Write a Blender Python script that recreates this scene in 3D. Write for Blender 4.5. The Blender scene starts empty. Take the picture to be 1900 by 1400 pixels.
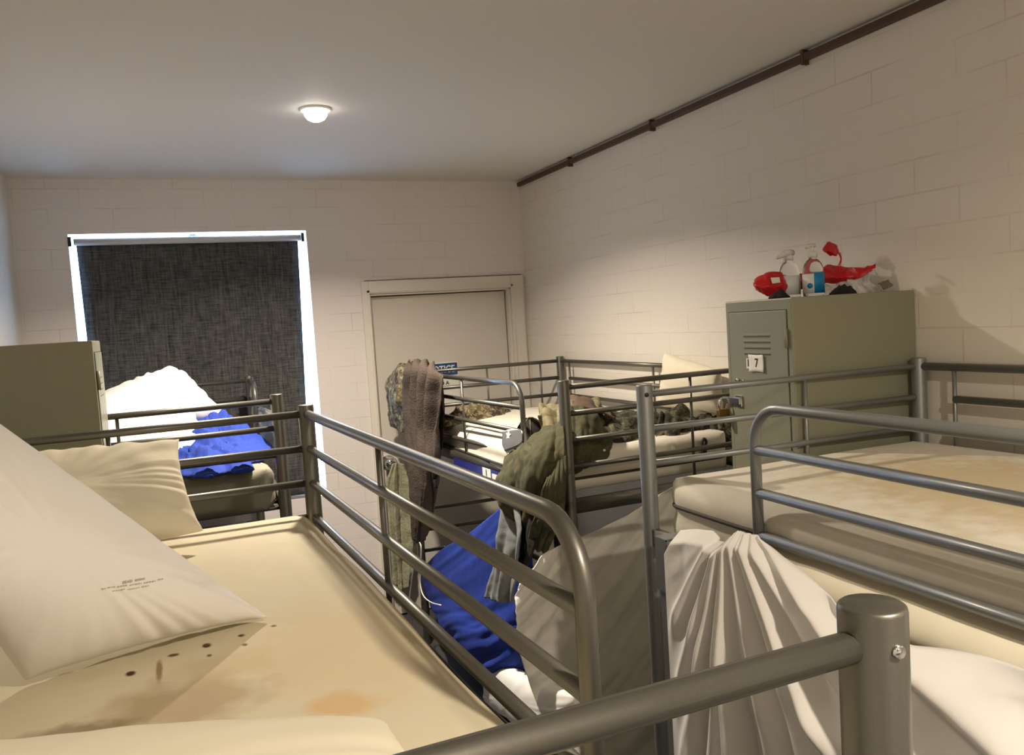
import bpy, bmesh, math, random
import numpy as np
from mathutils import Vector, Matrix, noise
random.seed(7)
SC = bpy.context.scene
COL = SC.collection

# ------------------------------------------------------------------ camera
EYE = Vector((0, 0, 1.82))
YAW, PIT, ROL, FPX = 0.395088, -0.0695123, -0.0640148, 1527.93
_f = Vector((math.sin(YAW)*math.cos(PIT), math.cos(YAW)*math.cos(PIT), math.sin(PIT)))
_r = Vector((math.cos(YAW), -math.sin(YAW), 0)); _u = _r.cross(_f)
CR = _r*math.cos(ROL) + _u*math.sin(ROL); CU = _u*math.cos(ROL) - _r*math.sin(ROL); CF = _f
cam = bpy.data.cameras.new('camera'); cam.sensor_fit = 'HORIZONTAL'; cam.sensor_width = 36
cam.lens = FPX/1900*36; cam.clip_start = 0.02; cam.clip_end = 60
camo_ = bpy.data.objects.new('camera', cam); COL.objects.link(camo_)
m = Matrix((CR, CU, -CF)).transposed().to_4x4(); m.translation = EYE
camo_.matrix_world = m; SC.camera = camo_

# ------------------------------------------------------------------ world, lights, exposure
W = bpy.data.worlds.new('sky'); SC.world = W; W.use_nodes = True
bg = W.node_tree.nodes['Background']; bg.inputs[0].default_value = (0.36, 0.62, 1.0, 1); bg.inputs[1].default_value = 28.0
SC.view_settings.view_transform = 'Standard'; SC.view_settings.look = 'None'
SC.view_settings.gamma = 1; SC.view_settings.use_curve_mapping = False
SC.view_settings.exposure = 0.0
CEIL = 2.715; BY = 4.97; RX = 2.2055; LX = -0.68; NY = -1.7
WARM = (1.0, 0.865, 0.69)
def disk_lamp(name, loc, power, size=0.1, spread=150, col=WARM):
    l = bpy.data.lights.new(name, 'AREA'); l.shape = 'DISK'; l.size = size; l.energy = power; l.color = col
    l.spread = math.radians(spread)
    o = bpy.data.objects.new(name, l); o.location = loc; COL.objects.link(o); return o
disk_lamp('downlight_lamp', (0.637, 3.40, CEIL-0.056), 59, 0.09, 146)
disk_lamp('downlight_lamp', (0.88, -0.58, CEIL-0.016), 65, 0.09, 160)

# ------------------------------------------------------------------ projection helpers: a pixel's ray cut by a plane of the room
def ray(px, py): return CF + CR*((px-950)/FPX) + CU*((700-py)/FPX)
def PX(px, py, X): d = ray(px, py); return EYE + d*(X/d.x)
def PY(px, py, Y): d = ray(px, py); return EYE + d*(Y/d.y)
def PZ(px, py, Z): d = ray(px, py); return EYE + d*((Z-EYE.z)/d.z)

# ------------------------------------------------------------------ materials
def nt(name):
    mt = bpy.data.materials.new(name); mt.use_nodes = True
    n = mt.node_tree.nodes; return mt, n, mt.node_tree.links, n['Principled BSDF']
def rgb(r, g, b):   # sRGB 0-255 -> linear
    f = lambda c: (c/255/12.92) if c/255 <= 0.04045 else ((c/255+0.055)/1.055)**2.4
    return (f(r), f(g), f(b), 1)
def plain(name, col, rough=0.6, metal=0.0, bump=0, scale=40, var=0.0, **kw):
    mt, n, l, p = nt(name)
    p.inputs['Base Color'].default_value = col; p.inputs['Roughness'].default_value = rough; p.inputs['Metallic'].default_value = metal
    for k, v in kw.items(): p.inputs[k.replace('_', ' ')].default_value = v
    tc = n.new('ShaderNodeTexCoord')
    nz = n.new('ShaderNodeTexNoise'); nz.inputs['Scale'].default_value = scale; nz.inputs['Detail'].default_value = 5
    l.new(tc.outputs['Object'], nz.inputs['Vector'])
    if bump:
        b = n.new('ShaderNodeBump'); b.inputs['Strength'].default_value = bump; b.inputs['Distance'].default_value = 0.01
        l.new(nz.outputs['Fac'], b.inputs['Height']); l.new(b.outputs['Normal'], p.inputs['Normal'])
    if var:
        mx = n.new('ShaderNodeMix'); mx.data_type = 'RGBA'; mx.inputs['A'].default_value = tuple(c*(1-var) for c in col[:3])+(1,)
        mx.inputs['B'].default_value = tuple(min(1, c*(1+var)) for c in col[:3])+(1,)
        l.new(nz.outputs['Fac'], mx.inputs['Factor']); l.new(mx.outputs['Result'], p.inputs['Base Color'])
    return mt
def brick_mat(name, axis, shift, z0, col=(0.78, 0.735, 0.665, 1), strength=0.35):
    mt, n, l, p = nt(name); p.inputs['Roughness'].default_value = 0.55
    g = n.new('ShaderNodeNewGeometry'); s = n.new('ShaderNodeSeparateXYZ'); c = n.new('ShaderNodeCombineXYZ')
    l.new(g.outputs['Position'], s.inputs[0])
    a = n.new('ShaderNodeMath'); a.operation = 'SUBTRACT'; a.inputs[1].default_value = shift; l.new(s.outputs[axis], a.inputs[0])
    b = n.new('ShaderNodeMath'); b.operation = 'SUBTRACT'; b.inputs[1].default_value = z0; l.new(s.outputs['Z'], b.inputs[0])
    wob = n.new('ShaderNodeTexNoise'); wob.inputs['Scale'].default_value = 3.0; l.new(g.outputs['Position'], wob.inputs['Vector'])
    wm = n.new('ShaderNodeMath'); wm.operation = 'MULTIPLY_ADD'; wm.inputs[1].default_value = 0.006; l.new(wob.outputs['Fac'], wm.inputs[0]); l.new(b.outputs[0], wm.inputs[2])
    l.new(a.outputs[0], c.inputs['X']); l.new(wm.outputs[0], c.inputs['Y'])
    br = n.new('ShaderNodeTexBrick'); br.inputs['Scale'].default_value = 1; br.inputs['Brick Width'].default_value = 0.312
    br.inputs['Row Height'].default_value = 0.1058; br.inputs['Mortar Size'].default_value = 0.0032; br.inputs['Mortar Smooth'].default_value = 0.35
    l.new(c.outputs[0], br.inputs['Vector'])
    nz = n.new('ShaderNodeTexNoise'); nz.inputs['Scale'].default_value = 4; nz.inputs['Detail'].default_value = 4; l.new(g.outputs['Position'], nz.inputs['Vector'])
    fine = n.new('ShaderNodeTexNoise'); fine.inputs['Scale'].default_value = 60; fine.inputs['Detail'].default_value = 6; l.new(g.outputs['Position'], fine.inputs['Vector'])
    rp = n.new('ShaderNodeMapRange'); rp.inputs['From Min'].default_value = 0.42; rp.inputs['From Max'].default_value = 0.7
    rp.inputs['To Min'].default_value = 0.12; rp.inputs['To Max'].default_value = 1.0; l.new(nz.outputs['Fac'], rp.inputs['Value'])
    mm = n.new('ShaderNodeMath'); mm.operation = 'MULTIPLY'; l.new(br.outputs['Fac'], mm.inputs[0]); l.new(rp.outputs[0], mm.inputs[1])
    hh = n.new('ShaderNodeMath'); hh.operation = 'MULTIPLY_ADD'; hh.inputs[1].default_value = -1; l.new(mm.outputs[0], hh.inputs[0])
    fm = n.new('ShaderNodeMath'); fm.operation = 'MULTIPLY'; fm.inputs[1].default_value = 0.35; l.new(fine.outputs['Fac'], fm.inputs[0]); l.new(fm.outputs[0], hh.inputs[2])
    bp = n.new('ShaderNodeBump'); bp.inputs['Strength'].default_value = strength; bp.inputs['Distance'].default_value = 0.006
    l.new(hh.outputs[0], bp.inputs['Height']); l.new(bp.outputs['Normal'], p.inputs['Normal'])
    mx = n.new('ShaderNodeMix'); mx.data_type = 'RGBA'; mx.inputs['A'].default_value = col
    mx.inputs['B'].default_value = (col[0]*0.84, col[1]*0.81, col[2]*0.77, 1)
    l.new(mm.outputs[0], mx.inputs['Factor']); l.new(mx.outputs['Result'], p.inputs['Base Color'])
    return mt
def weave_mat(name):
    mt, n, l, p = nt(name); p.inputs['Roughness'].default_value = 0.9
    tc = n.new('ShaderNodeTexCoord')
    def nz(sc):
        mp = n.new('ShaderNodeMapping'); mp.inputs['Scale'].default_value = sc; l.new(tc.outputs['Object'], mp.inputs['Vector'])
        q = n.new('ShaderNodeTexNoise'); q.inputs['Scale'].default_value = 1; q.inputs['Detail'].default_value = 4; q.inputs['Roughness'].default_value = 0.65
        l.new(mp.outputs[0], q.inputs['Vector']); return q
    a = nz((110, 110, 9)); b = nz((12, 12, 130))
    ad = n.new('ShaderNodeMath'); ad.operation = 'ADD'; l.new(a.outputs['Fac'], ad.inputs[0]); l.new(b.outputs['Fac'], ad.inputs[1])
    cr = n.new('ShaderNodeValToRGB'); cr.color_ramp.elements[0].position = 0.38; cr.color_ramp.elements[0].color = rgb(36, 38, 41)
    cr.color_ramp.elements[1].position = 0.68; cr.color_ramp.elements[1].color = rgb(104, 105, 104)
    h = n.new('ShaderNodeMath'); h.operation = 'MULTIPLY'; h.inputs[1].default_value = 0.5; l.new(ad.outputs[0], h.inputs[0])
    l.new(h.outputs[0], cr.inputs['Fac']); l.new(cr.outputs['Color'], p.inputs['Base Color'])
    return mt
def camo_mat(name, cols, scale=14):
    mt, n, l, p = nt(name); p.inputs['Roughness'].default_value = 0.9
    tc = n.new('ShaderNodeTexCoord'); q = n.new('ShaderNodeTexNoise'); q.inputs['Scale'].default_value = scale; q.inputs['Detail'].default_value = 2; q.inputs['Distortion'].default_value = 0.6
    l.new(tc.outputs['Object'], q.inputs['Vector'])
    cr = n.new('ShaderNodeValToRGB'); cr.color_ramp.interpolation = 'CONSTANT'; e = cr.color_ramp.elements
    pos = [0, 0.43, 0.50, 0.58]
    e[0].position = 0; e[0].color = cols[0]; e[1].position = pos[1]; e[1].color = cols[1]
    for i in range(2, len(cols)):
        k = e.new(pos[i]); k.color = cols[i]
    l.new(q.outputs['Fac'], cr.inputs['Fac']); l.new(cr.outputs['Color'], p.inputs['Base Color'])
    return mt
def stain_shade_mat(name, base, spots, bumpy=True):
    """Mattress ticking; spots = (x,y,rx,ry,colour,strength) in world metres on the mattress top."""
    mt, n, l, p = nt(name); p.inputs['Roughness'].default_value = 0.85
    g = n.new('ShaderNodeNewGeometry')
    nz = n.new('ShaderNodeTexNoise'); nz.inputs['Scale'].default_value = 5; nz.inputs['Detail'].default_value = 4; l.new(g.outputs['Position'], nz.inputs['Vector'])
    mx = n.new('ShaderNodeMix'); mx.data_type = 'RGBA'; mx.inputs['A'].default_value = tuple(c*0.86 for c in base[:3])+(1,); mx.inputs['B'].default_value = base
    l.new(nz.outputs['Fac'], mx.inputs['Factor']); cur = mx.outputs['Result']
    wz = n.new('ShaderNodeTexNoise'); wz.inputs['Scale'].default_value = 22; wz.inputs['Detail'].default_value = 3; l.new(g.outputs['Position'], wz.inputs['Vector'])
    for (x, y, rx, ry, colr, st) in spots:
        mp = n.new('ShaderNodeMapping'); mp.inputs['Scale'].default_value = (1/rx, 1/ry, 0); mp.inputs['Location'].default_value = (-x/rx, -y/ry, 0)
        l.new(g.outputs['Position'], mp.inputs['Vector'])
        ln = n.new('ShaderNodeVectorMath'); ln.operation = 'LENGTH'; l.new(mp.outputs[0], ln.inputs[0])
        ad = n.new('ShaderNodeMath'); ad.operation = 'ADD'; l.new(ln.outputs['Value'], ad.inputs[0]); l.new(wz.outputs['Fac'], ad.inputs[1])
        mr = n.new('ShaderNodeMapRange'); mr.inputs['From Min'].default_value = 1.0; mr.inputs['From Max'].default_value = 1.5
        mr.inputs['To Min'].default_value = st; mr.inputs['To Max'].default_value = 0; l.new(ad.outputs[0], mr.inputs['Value'])
        m2 = n.new('ShaderNodeMix'); m2.data_type = 'RGBA'; m2.inputs['B'].default_value = colr
        l.new(mr.outputs[0], m2.inputs['Factor']); l.new(cur, m2.inputs['A']); cur = m2.outputs['Result']
    l.new(cur, p.inputs['Base Color'])
    fz = n.new('ShaderNodeTexNoise'); fz.inputs['Scale'].default_value = 9; fz.inputs['Detail'].default_value = 3; l.new(g.outputs['Position'], fz.inputs['Vector'])
    bp = n.new('ShaderNodeBump'); bp.inputs['Strength'].default_value = 0.25; bp.inputs['Distance'].default_value = 0.02
    l.new(fz.outputs['Fac'], bp.inputs['Height']); l.new(bp.outputs['Normal'], p.inputs['Normal'])
    return mt
M = {}
M['wall_r'] = brick_mat('painted_brick_right', 'Y', 2.849+0.156, 1.925, strength=0.30)
M['wall_b'] = brick_mat('painted_brick_back', 'X', 1.05, 1.925, col=(0.77, 0.72, 0.70, 1), strength=0.25)
M['wall_p'] = plain('painted_plaster', (0.72, 0.69, 0.64, 1), 0.6, bump=0.05)
M['ceiling'] = plain('ceiling_paint', (0.70, 0.675, 0.64, 1), 0.7, bump=0.03, scale=90)
M['floor'] = plain('grey_carpet', (0.05, 0.05, 0.052, 1), 0.95, bump=0.4, scale=200)
M['door'] = plain('door_paint', (0.66, 0.62, 0.56, 1), 0.45, bump=0.03, scale=20)
M['trim'] = plain('trim_gloss', (0.74, 0.70, 0.63, 1), 0.35)
M['steel'] = plain('dark_grey_enamel', (0.14, 0.135, 0.118, 1), 0.44, 0.8, bump=0, scale=500, var=0.12, Coat_Weight=0.35, Coat_Roughness=0.2)
M['steel_l'] = plain('light_grey_enamel', (0.25, 0.26, 0.26, 1), 0.46, 0.6, bump=0, scale=500, var=0.1, Coat_Weight=0.35, Coat_Roughness=0.2)
M['chrome'] = plain('chrome', (0.75, 0.75, 0.76, 1), 0.12, 1.0)
M['brass'] = plain('brass', rgb(128, 100, 56), 0.4, 0.7)
M['black'] = plain('black_plastic', (0.012, 0.012, 0.012, 1), 0.4)
M['piping'] = plain('dark_piping', (0.035, 0.028, 0.022, 1), 0.7)
M['rust'] = plain('brown_rust_metal', (0.085, 0.045, 0.028, 1), 0.6, 0.2, bump=0.2, scale=30, var=0.35)
M['locker'] = plain('locker_enamel', rgb(134, 133, 113), 0.42, 0.0, bump=0.02, scale=90, var=0.03)
M['locker_d'] = plain('groove_and_gap_shade', (0.04, 0.04, 0.035, 1), 0.6)  # dark slot and plinth colour, also paints the shade in the door gaps
M['white'] = plain('white_cotton', (0.80, 0.775, 0.74, 1), 0.85, bump=0.15, scale=18)
M['white2'] = plain('bright_white_cotton', (0.86, 0.85, 0.82, 1), 0.85, bump=0.12, scale=18)
M['cream'] = plain('cream_cotton', (0.72, 0.66, 0.52, 1), 0.85, bump=0.2, scale=14)
M['cream2'] = plain('cream_sheet', (0.80, 0.74, 0.58, 1), 0.85, bump=0.1, scale=14)
M['greysheet'] = plain('grey_white_sheet', (0.64, 0.615, 0.56, 1), 0.85, bump=0.2, scale=12)
M['blue'] = plain('blue_blanket', (0.005, 0.032, 0.29, 1), 0.85, bump=0.3, scale=25)
M['towel'] = plain('brown_towel', rgb(80, 70, 64), 0.95, bump=0.5, scale=120, var=0.25)
M['olive'] = camo_mat('olive_cloth', [rgb(66, 65, 41), rgb(73, 70, 45), rgb(60, 61, 38), rgb(79, 75, 50)], 9)
M['khaki'] = camo_mat('khaki_cloth', [rgb(120, 112, 84), rgb(132, 124, 94), rgb(110, 104, 78), rgb(126, 118, 90)], 9)
M['camo'] = camo_mat('camouflage', [rgb(60, 50, 36), rgb(124, 112, 86), rgb(92, 82, 58), rgb(150, 140, 112)], 26)
M['camo_d'] = camo_mat('dark_camouflage', [rgb(30, 28, 22), rgb(74, 72, 52), rgb(50, 46, 34), rgb(96, 92, 72)], 22)
M['brownjacket'] = plain('brown_cloth', rgb(96, 76, 62), 0.9, bump=0.3, scale=40)
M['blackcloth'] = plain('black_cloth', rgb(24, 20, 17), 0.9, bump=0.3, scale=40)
M['greytshirt'] = plain('grey_cloth', rgb(122, 126, 128), 0.9, bump=0.2, scale=40)
M['green_t'] = plain('pale_green_towel', rgb(156, 154, 130), 0.95, bump=0.6, scale=60, var=0.3)
M['cable'] = plain('white_cable', (0.8, 0.8, 0.76, 1), 0.4)
M['red'] = plain('red_plastic_bag', rgb(205, 10, 24), 0.4, bump=0.2, scale=30, Transmission_Weight=0.15)
M['clear'] = plain('clear_film', (0.82, 0.80, 0.76, 1), 0.3, bump=0.4, scale=50, Transmission_Weight=0.55, IOR=1.1)
M['clear_d'] = plain('dull_clear_film', (0.45, 0.44, 0.41, 1), 0.35, bump=0.4, scale=50, Transmission_Weight=0.8, IOR=1.1)
M['bottle'] = plain('clear_bottle', (0.86, 0.86, 0.86, 1), 0.08, Transmission_Weight=0.92, IOR=1.2)
M['lab_w'] = plain('white_label', (0.72, 0.76, 0.78, 1), 0.5)
M['lab_b'] = plain('blue_label', rgb(20, 130, 190), 0.5)
M['pump'] = plain('pump_plastic', (0.85, 0.84, 0.82, 1), 0.35, Transmission_Weight=0.25)
M['paper'] = plain('white_paper', (0.82, 0.80, 0.74, 1), 0.7)
M['ink'] = plain('black_ink', (0.02, 0.02, 0.02, 1), 0.7)
M['paleink'] = plain('faded_ink', (0.42, 0.38, 0.31, 1), 0.85)
M['signblue'] = plain('sign_blue', rgb(30, 70, 130), 0.5)
M['tagblue'] = plain('label_blue', rgb(38, 46, 120), 0.4)
M['blind'] = weave_mat('blind_fabric')
M['blindbar'] = plain('white_aluminium', (0.62, 0.62, 0.63, 1), 0.4)
M['silver'] = plain('silver_bar', (0.35, 0.35, 0.34, 1), 0.35, 0.7)
M['glass'] = plain('window_glass', (1, 1, 1, 1), 0.0, Transmission_Weight=1.0, IOR=1.02)
DK = rgb(120, 88, 52); SP = rgb(70, 45, 25)
M['matt_l'] = stain_shade_mat('stained_mattress_left', (0.74, 0.665, 0.485, 1), [
    (-0.02, 1.20, 0.13, 0.10, rgb(160, 134, 92), 0.6), (-0.17, 1.17, 0.10, 0.04, rgb(120, 95, 60), 0.6), (0.175, 1.09, 0.06, 0.05, rgb(214, 170, 112), 0.75),
    (0.13, 1.442, 0.007, 0.007, SP, 1), (0.075, 1.42, 0.008, 0.009, SP, 1), (0.077, 1.375, 0.006, 0.009, SP, .9), (0.02, 1.40, 0.008, 0.012, SP, 1),
    (0.022, 1.355, 0.006, 0.009, SP, .9), (-0.03, 1.385, 0.010, 0.008, SP, .9), (-0.09, 1.34, 0.009, 0.012, SP, 1), (-0.05, 1.33, 0.006, 0.05, rgb(130, 100, 60), 0.8),
    (0.04, 1.30, 0.10, 0.08, rgb(196, 174, 128), 0.4), (0.22, 1.30, 0.2, 0.3, rgb(214, 192, 146), 0.4)])
M['matt'] = stain_shade_mat('mattress_ticking', (0.77, 0.725, 0.62, 1), [(1.70, 1.15, 0.42, 0.72, rgb(196, 176, 136), 0.8)])  # broad brown spot: staining plus the shade lying on the right mattress
M['matt_g'] = plain('shade_grey_mattress', rgb(128, 125, 110), 0.85, bump=0.2, scale=10)  # grey carries the shade on the window bunk's mattress in its colour
def emis(name, col, s):
    mt, n, l, p = nt(name); p.inputs['Emission Color'].default_value = col; p.inputs['Emission Strength'].default_value = s; return mt
M['lampface'] = emis('lamp_face', (1, 0.93, 0.82, 1), 14)

# ------------------------------------------------------------------ builders
def put(name, bm, mat, parent=None, smooth=True):
    me = bpy.data.meshes.new(name); bmesh.ops.recalc_face_normals(bm, faces=bm.faces); bm.to_mesh(me); bm.free()
    if smooth:
        for p in me.polygons: p.use_smooth = True
    o = bpy.data.objects.new(name, me); COL.objects.link(o)
    for k in (mat if isinstance(mat, (list, tuple)) else [mat]): me.materials.append(k)
    if parent is not None:
        o.parent = parent; o.matrix_parent_inverse = parent.matrix_basis.inverted()
    return o
def tag(o, label=None, cat=None, group=None, kind=None):
    if label: o['label'] = label
    if cat: o['category'] = cat
    if group: o['group'] = group
    if kind: o['kind'] = kind
    return o
def thing(name, label, cat, loc=(0, 0, 0), group=None):
    o = bpy.data.objects.new(name, None); o.location = loc; o.empty_display_size = 0.1; COL.objects.link(o)
    return tag(o, label, cat, group)
def flat(o):
    for p in o.data.polygons: p.use_smooth = False
    return o
def bevel(o, w, seg=2):
    b = o.modifiers.new('bevel', 'BEVEL'); b.width = w; b.segments = seg; b.limit_method = 'ANGLE'; b.harden_normals = False
    return o
def add_box(bm, lo, hi, mi=0):
    v = [bm.verts.new((x, y, z)) for x in (lo[0], hi[0]) for y in (lo[1], hi[1]) for z in (lo[2], hi[2])]
    for a in ((0, 1, 3, 2), (4, 6, 7, 5), (0, 4, 5, 1), (2, 3, 7, 6), (0, 2, 6, 4), (1, 5, 7, 3)):
        f = bm.faces.new([v[i] for i in a]); f.material_index = mi
def box(name, lo, hi, mat, parent=None, bev=0.0):
    bm = bmesh.new(); add_box(bm, lo, hi); o = flat(put(name, bm, mat, parent, False))
    if bev: bevel(o, bev)
    return o
def beam(bm, a, b, w, h):
    """rectangular bar from a to b, width w across, height h in z"""
    a = Vector(a); b = Vector(b); d = (b-a).normalized(); s = d.cross(Vector((0, 0, 1)))
    if s.length < 1e-4: s = Vector((1, 0, 0))
    s.normalize(); u = s.cross(d).normalized()
    r = []
    for p in (a, b): r.append([bm.verts.new(p + s*(w/2*i) + u*(h/2*j)) for i, j in ((-1, -1), (1, -1), (1, 1), (-1, 1))])
    for i in range(4): bm.faces.new((r[0][i], r[0][(i+1) % 4], r[1][(i+1) % 4], r[1][i]))
    bm.faces.new(r[0][::-1]); bm.faces.new(r[1])
def tube(bm, pts, r, n=14, cap=True, radii=None):
    pts = [Vector(p) for p in pts]; rings = []
    t0 = (pts[1]-pts[0]).normalized(); ref = Vector((0, 0, 1)) if abs(t0.z) < 0.9 else Vector((1, 0, 0))
    s = t0.cross(ref).normalized()
    for i, p in enumerate(pts):
        t = ((pts[min(i+1, len(pts)-1)] - pts[max(i-1, 0)])).normalized()
        s = (s - t*s.dot(t)).normalized(); u = t.cross(s)
        rr = radii[i] if radii else r
        rings.append([bm.verts.new(p + (s*math.cos(2*math.pi*k/n) + u*math.sin(2*math.pi*k/n))*rr) for k in range(n)])
    for a, b in zip(rings, rings[1:]):
        for k in range(n): bm.faces.new((a[k], a[(k+1) % n], b[(k+1) % n], b[k]))
    if cap: bm.faces.new(rings[0][::-1]); bm.faces.new(rings[-1])
def tube_obj(name, pts, r, mat, parent=None, n=14):
    bm = bmesh.new(); tube(bm, pts, r, n); o = put(name, bm, mat, parent)
    return o
def smooth_path(pts, k=8):
    P = [Vector(p) for p in pts]; out = []
    for i in range(len(P)-1):
        p0, p1, p2, p3 = P[max(i-1, 0)], P[i], P[i+1], P[min(i+2, len(P)-1)]
        for j in range(k):
            t = j/k; out.append(0.5*((2*p1) + (p2-p0)*t + (2*p0-5*p1+4*p2-p3)*t*t + (3*p1-p0-3*p2+p3)*t**3))
    out.append(P[-1]); return out
def lathe(bm, prof, c, n=24, mi=0, sx=1, sy=1):
    rings = []
    for r, z in prof: rings.append([bm.verts.new((c[0]+sx*r*math.cos(2*math.pi*k/n), c[1]+sy*r*math.sin(2*math.pi*k/n), c[2]+z)) for k in range(n)])
    for a, b in zip(rings, rings[1:]):
        for k in range(n):
            f = bm.faces.new((a[k], a[(k+1) % n], b[(k+1) % n], b[k])); f.material_index = mi
    if prof[0][0] > 1e-5: bm.faces.new(rings[0][::-1])
    if prof[-1][0] > 1e-5: bm.faces.new(rings[-1])
def cr(P, t):   # Catmull-Rom through a list of vectors, t in 0..1
    n = len(P)-1; x = min(max(t, 0), 1)*n; i = min(int(x), n-1); t = x-i
    p1, p2 = P[i], P[i+1]; p0 = P[i-1] if i > 0 else p1*2-p2; p3 = P[i+2] if i+2 <= n else p2*2-p1
    return 0.5*((2*p1) + (p2-p0)*t + (2*p0-5*p1+4*p2-p3)*t*t + (3*p1-p0-3*p2+p3)*t**3)
def fbm(p, o=3):
    s = 0; a = 1
    for _ in range(o): s += a*noise.noise(p); p = p*2.03; a *= 0.5
    return s
def cloth(name, rows, mat, nu=40, nv=50, fold=0.01, folds=6, seed=0, thick=0.004, crumple=0.006, cs=9, grow=1.0, ffn=None, parent=None, fend=(1, 1)):
    """Cloth surface through rows of world points (top to bottom); folds run down the rows and push along the normal."""
    rows = [[Vector(p) for p in r] for r in rows]
    G = [[None]*(nu+1) for _ in range(nv+1)]
    for j in range(nv+1):
        tv = j/nv
        for i in range(nu+1):
            tu = i/nu
            G[j][i] = cr([cr(r, tu) for r in rows], tv)
    bm = bmesh.new(); V = []
    off = Vector((seed*13.7, seed*5.1, seed*3.3))
    for j in range(nv+1):
        row = []
        for i in range(nu+1):
            du = G[j][min(i+1, nu)] - G[j][max(i-1, 0)]; dv = G[min(j+1, nv)][i] - G[max(j-1, 0)][i]
            nn = du.cross(dv)
            nn = nn.normalized() if nn.length > 1e-9 else Vector((0, -1, 0))
            tu, tv = i/nu, j/nv
            if ffn: d = ffn(tu, tv)
            else:
                w = noise.noise(Vector((tu*folds, tv*1.2, seed*3.1)))*1.0 + 0.55*noise.noise(Vector((tu*folds*2.1, tv*1.7, seed*7.7)))
                d = fold*w*2.2*(fend[0]*(1-tv)+fend[1]*tv)
            d += crumple*fbm(G[j][i]*cs + off, 3)
            row.append(bm.verts.new(G[j][i] + nn*d))
        V.append(row)
    for j in range(nv):
        for i in range(nu): bm.faces.new((V[j][i], V[j][i+1], V[j+1][i+1], V[j+1][i]))
    o = put(name, bm, mat, parent)
    s = o.modifiers.new('thickness', 'SOLIDIFY'); s.thickness = thick; s.offset = 0
    return o
def ridge(x):   # sharp soft-cloth ridge from noise
    return 1-abs(x)*2.2
def pillow(name, quad, T, mat, seed=0, wr=0.006, n=56, ears=0.09, flat_bottom=None, ex=0.42, sag=0.0, top_only=False):
    """A soft pillow over four world corners (A,B,C,D), thickness T along the quad normal, pinched seams and corner ears."""
    A, B, C, D = [Vector(q) for q in quad]
    N = (B-A).cross(D-A).normalized()
    bm = bmesh.new(); S = {}
    off = Vector((seed*11.3, seed*4.7, 0)); L = ((B-A).length + (D-A).length)/2
    for side in (1, -1):
        for j in range(n+1):
            for i in range(n+1):
                u, v = i/n, j/n; a, b = 2*u-1, 2*v-1
                # edges curve inward between the corners
                a2 = a*(1-ears*(1-abs(b)**2.5)*abs(a)**3*1.0); b2 = b*(1-ears*(1-abs(a)**2.5)*abs(b)**3*1.0)
                uu, vv = (a2+1)/2, (b2+1)/2
                p = A*(1-uu)*(1-vv) + B*uu*(1-vv) + C*uu*vv + D*(1-uu)*vv
                h = max(0, (1-abs(a)**2.6)*(1-abs(b)**2.6))**ex
                edge = 1-max(abs(a), abs(b))
                # wrinkles fan from corners and seams
                ang = math.atan2(b, a)
                wrk = noise.noise(Vector((math.cos(ang)*7, math.sin(ang)*7, seed+side*3)))*math.exp(-edge*3.5)*1.6 + 0.8*fbm(p*(1.9/L)+off, 3)
                key = (i, j, side) if edge > 1e-6 else (i, j, 0)
                if key in S: continue
                q = p + N*(side*T*0.5*h + wr*wrk*(1.0 if side > 0 else 0.6)*min(1, h*2)) - N*sag*(1-h)*0
                if edge <= 1e-6: q = p + N*(wr*1.2*noise.noise(p*30+off))
                if flat_bottom is not None and q.z < flat_bottom: q.z = flat_bottom
                S[key] = bm.verts.new(q)
    def g(i, j, s): return S.get((i, j, s)) or S[(i, j, 0)]
    for s in (1, -1):
        for j in range(n):
            for i in range(n):
                f = (g(i, j, s), g(i+1, j, s), g(i+1, j+1, s), g(i, j+1, s))
                try: bm.faces.new(f if s > 0 else f[::-1])
                except ValueError: pass
    o = put(name, bm, mat)
    o.modifiers.new('soft', 'SUBSURF').render_levels = 1
    return o
def heap(name, c, rx, ry, rot, h, mat, seed=0, n=60, cs=14, cr_=0.35, base=0.0, ang_fold=0.0, lab=None):
    """crumpled cloth heap: a mound with ragged outline over an ellipse resting at c.z"""
    bm = bmesh.new(); c = Vector(c); ca, sa = math.cos(rot), math.sin(rot); V = []
    rings = n//2
    for k in range(rings+1):
        t = k/rings; row = []
        for i in range(n):
            a = 2*math.pi*i/n
            rag = 1+0.28*noise.noise(Vector((math.cos(a)*2.3, math.sin(a)*2.3, seed)))+0.08*noise.noise(Vector((math.cos(a)*7, math.sin(a)*7, seed+4)))
            r = t*rag; x, y = rx*r*math.cos(a), ry*r*math.sin(a)
            p = Vector((c.x+x*ca-y*sa, c.y+x*sa+y*ca, 0))
            prof = (1-t**2.6)
            w = fbm(Vector((p.x*cs, p.y*cs, seed*2.1)), 3); w2 = 1-2*abs(noise.noise(Vector((x*cs*0.5, y*cs*1.6, seed+9))))
            z = h*prof*(0.62+cr_*w+0.35*w2*prof)
            p.z = c.z + max(z, 0.0)*1.0 + (0.004 if t < 1 else 0)
            row.append(bm.verts.new(p))
            if k == 0: break
        V.append(row)
    for i in range(n): bm.faces.new((V[0][0], V[1][i], V[1][(i+1) % n]))
    for k in range(1, rings):
        for i in range(n): bm.faces.new((V[k][i], V[k+1][i], V[k+1][(i+1) % n], V[k][(i+1) % n]))
    bm.faces.new([v for v in V[-1]][::-1])
    return put(name, bm, mat)
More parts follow.
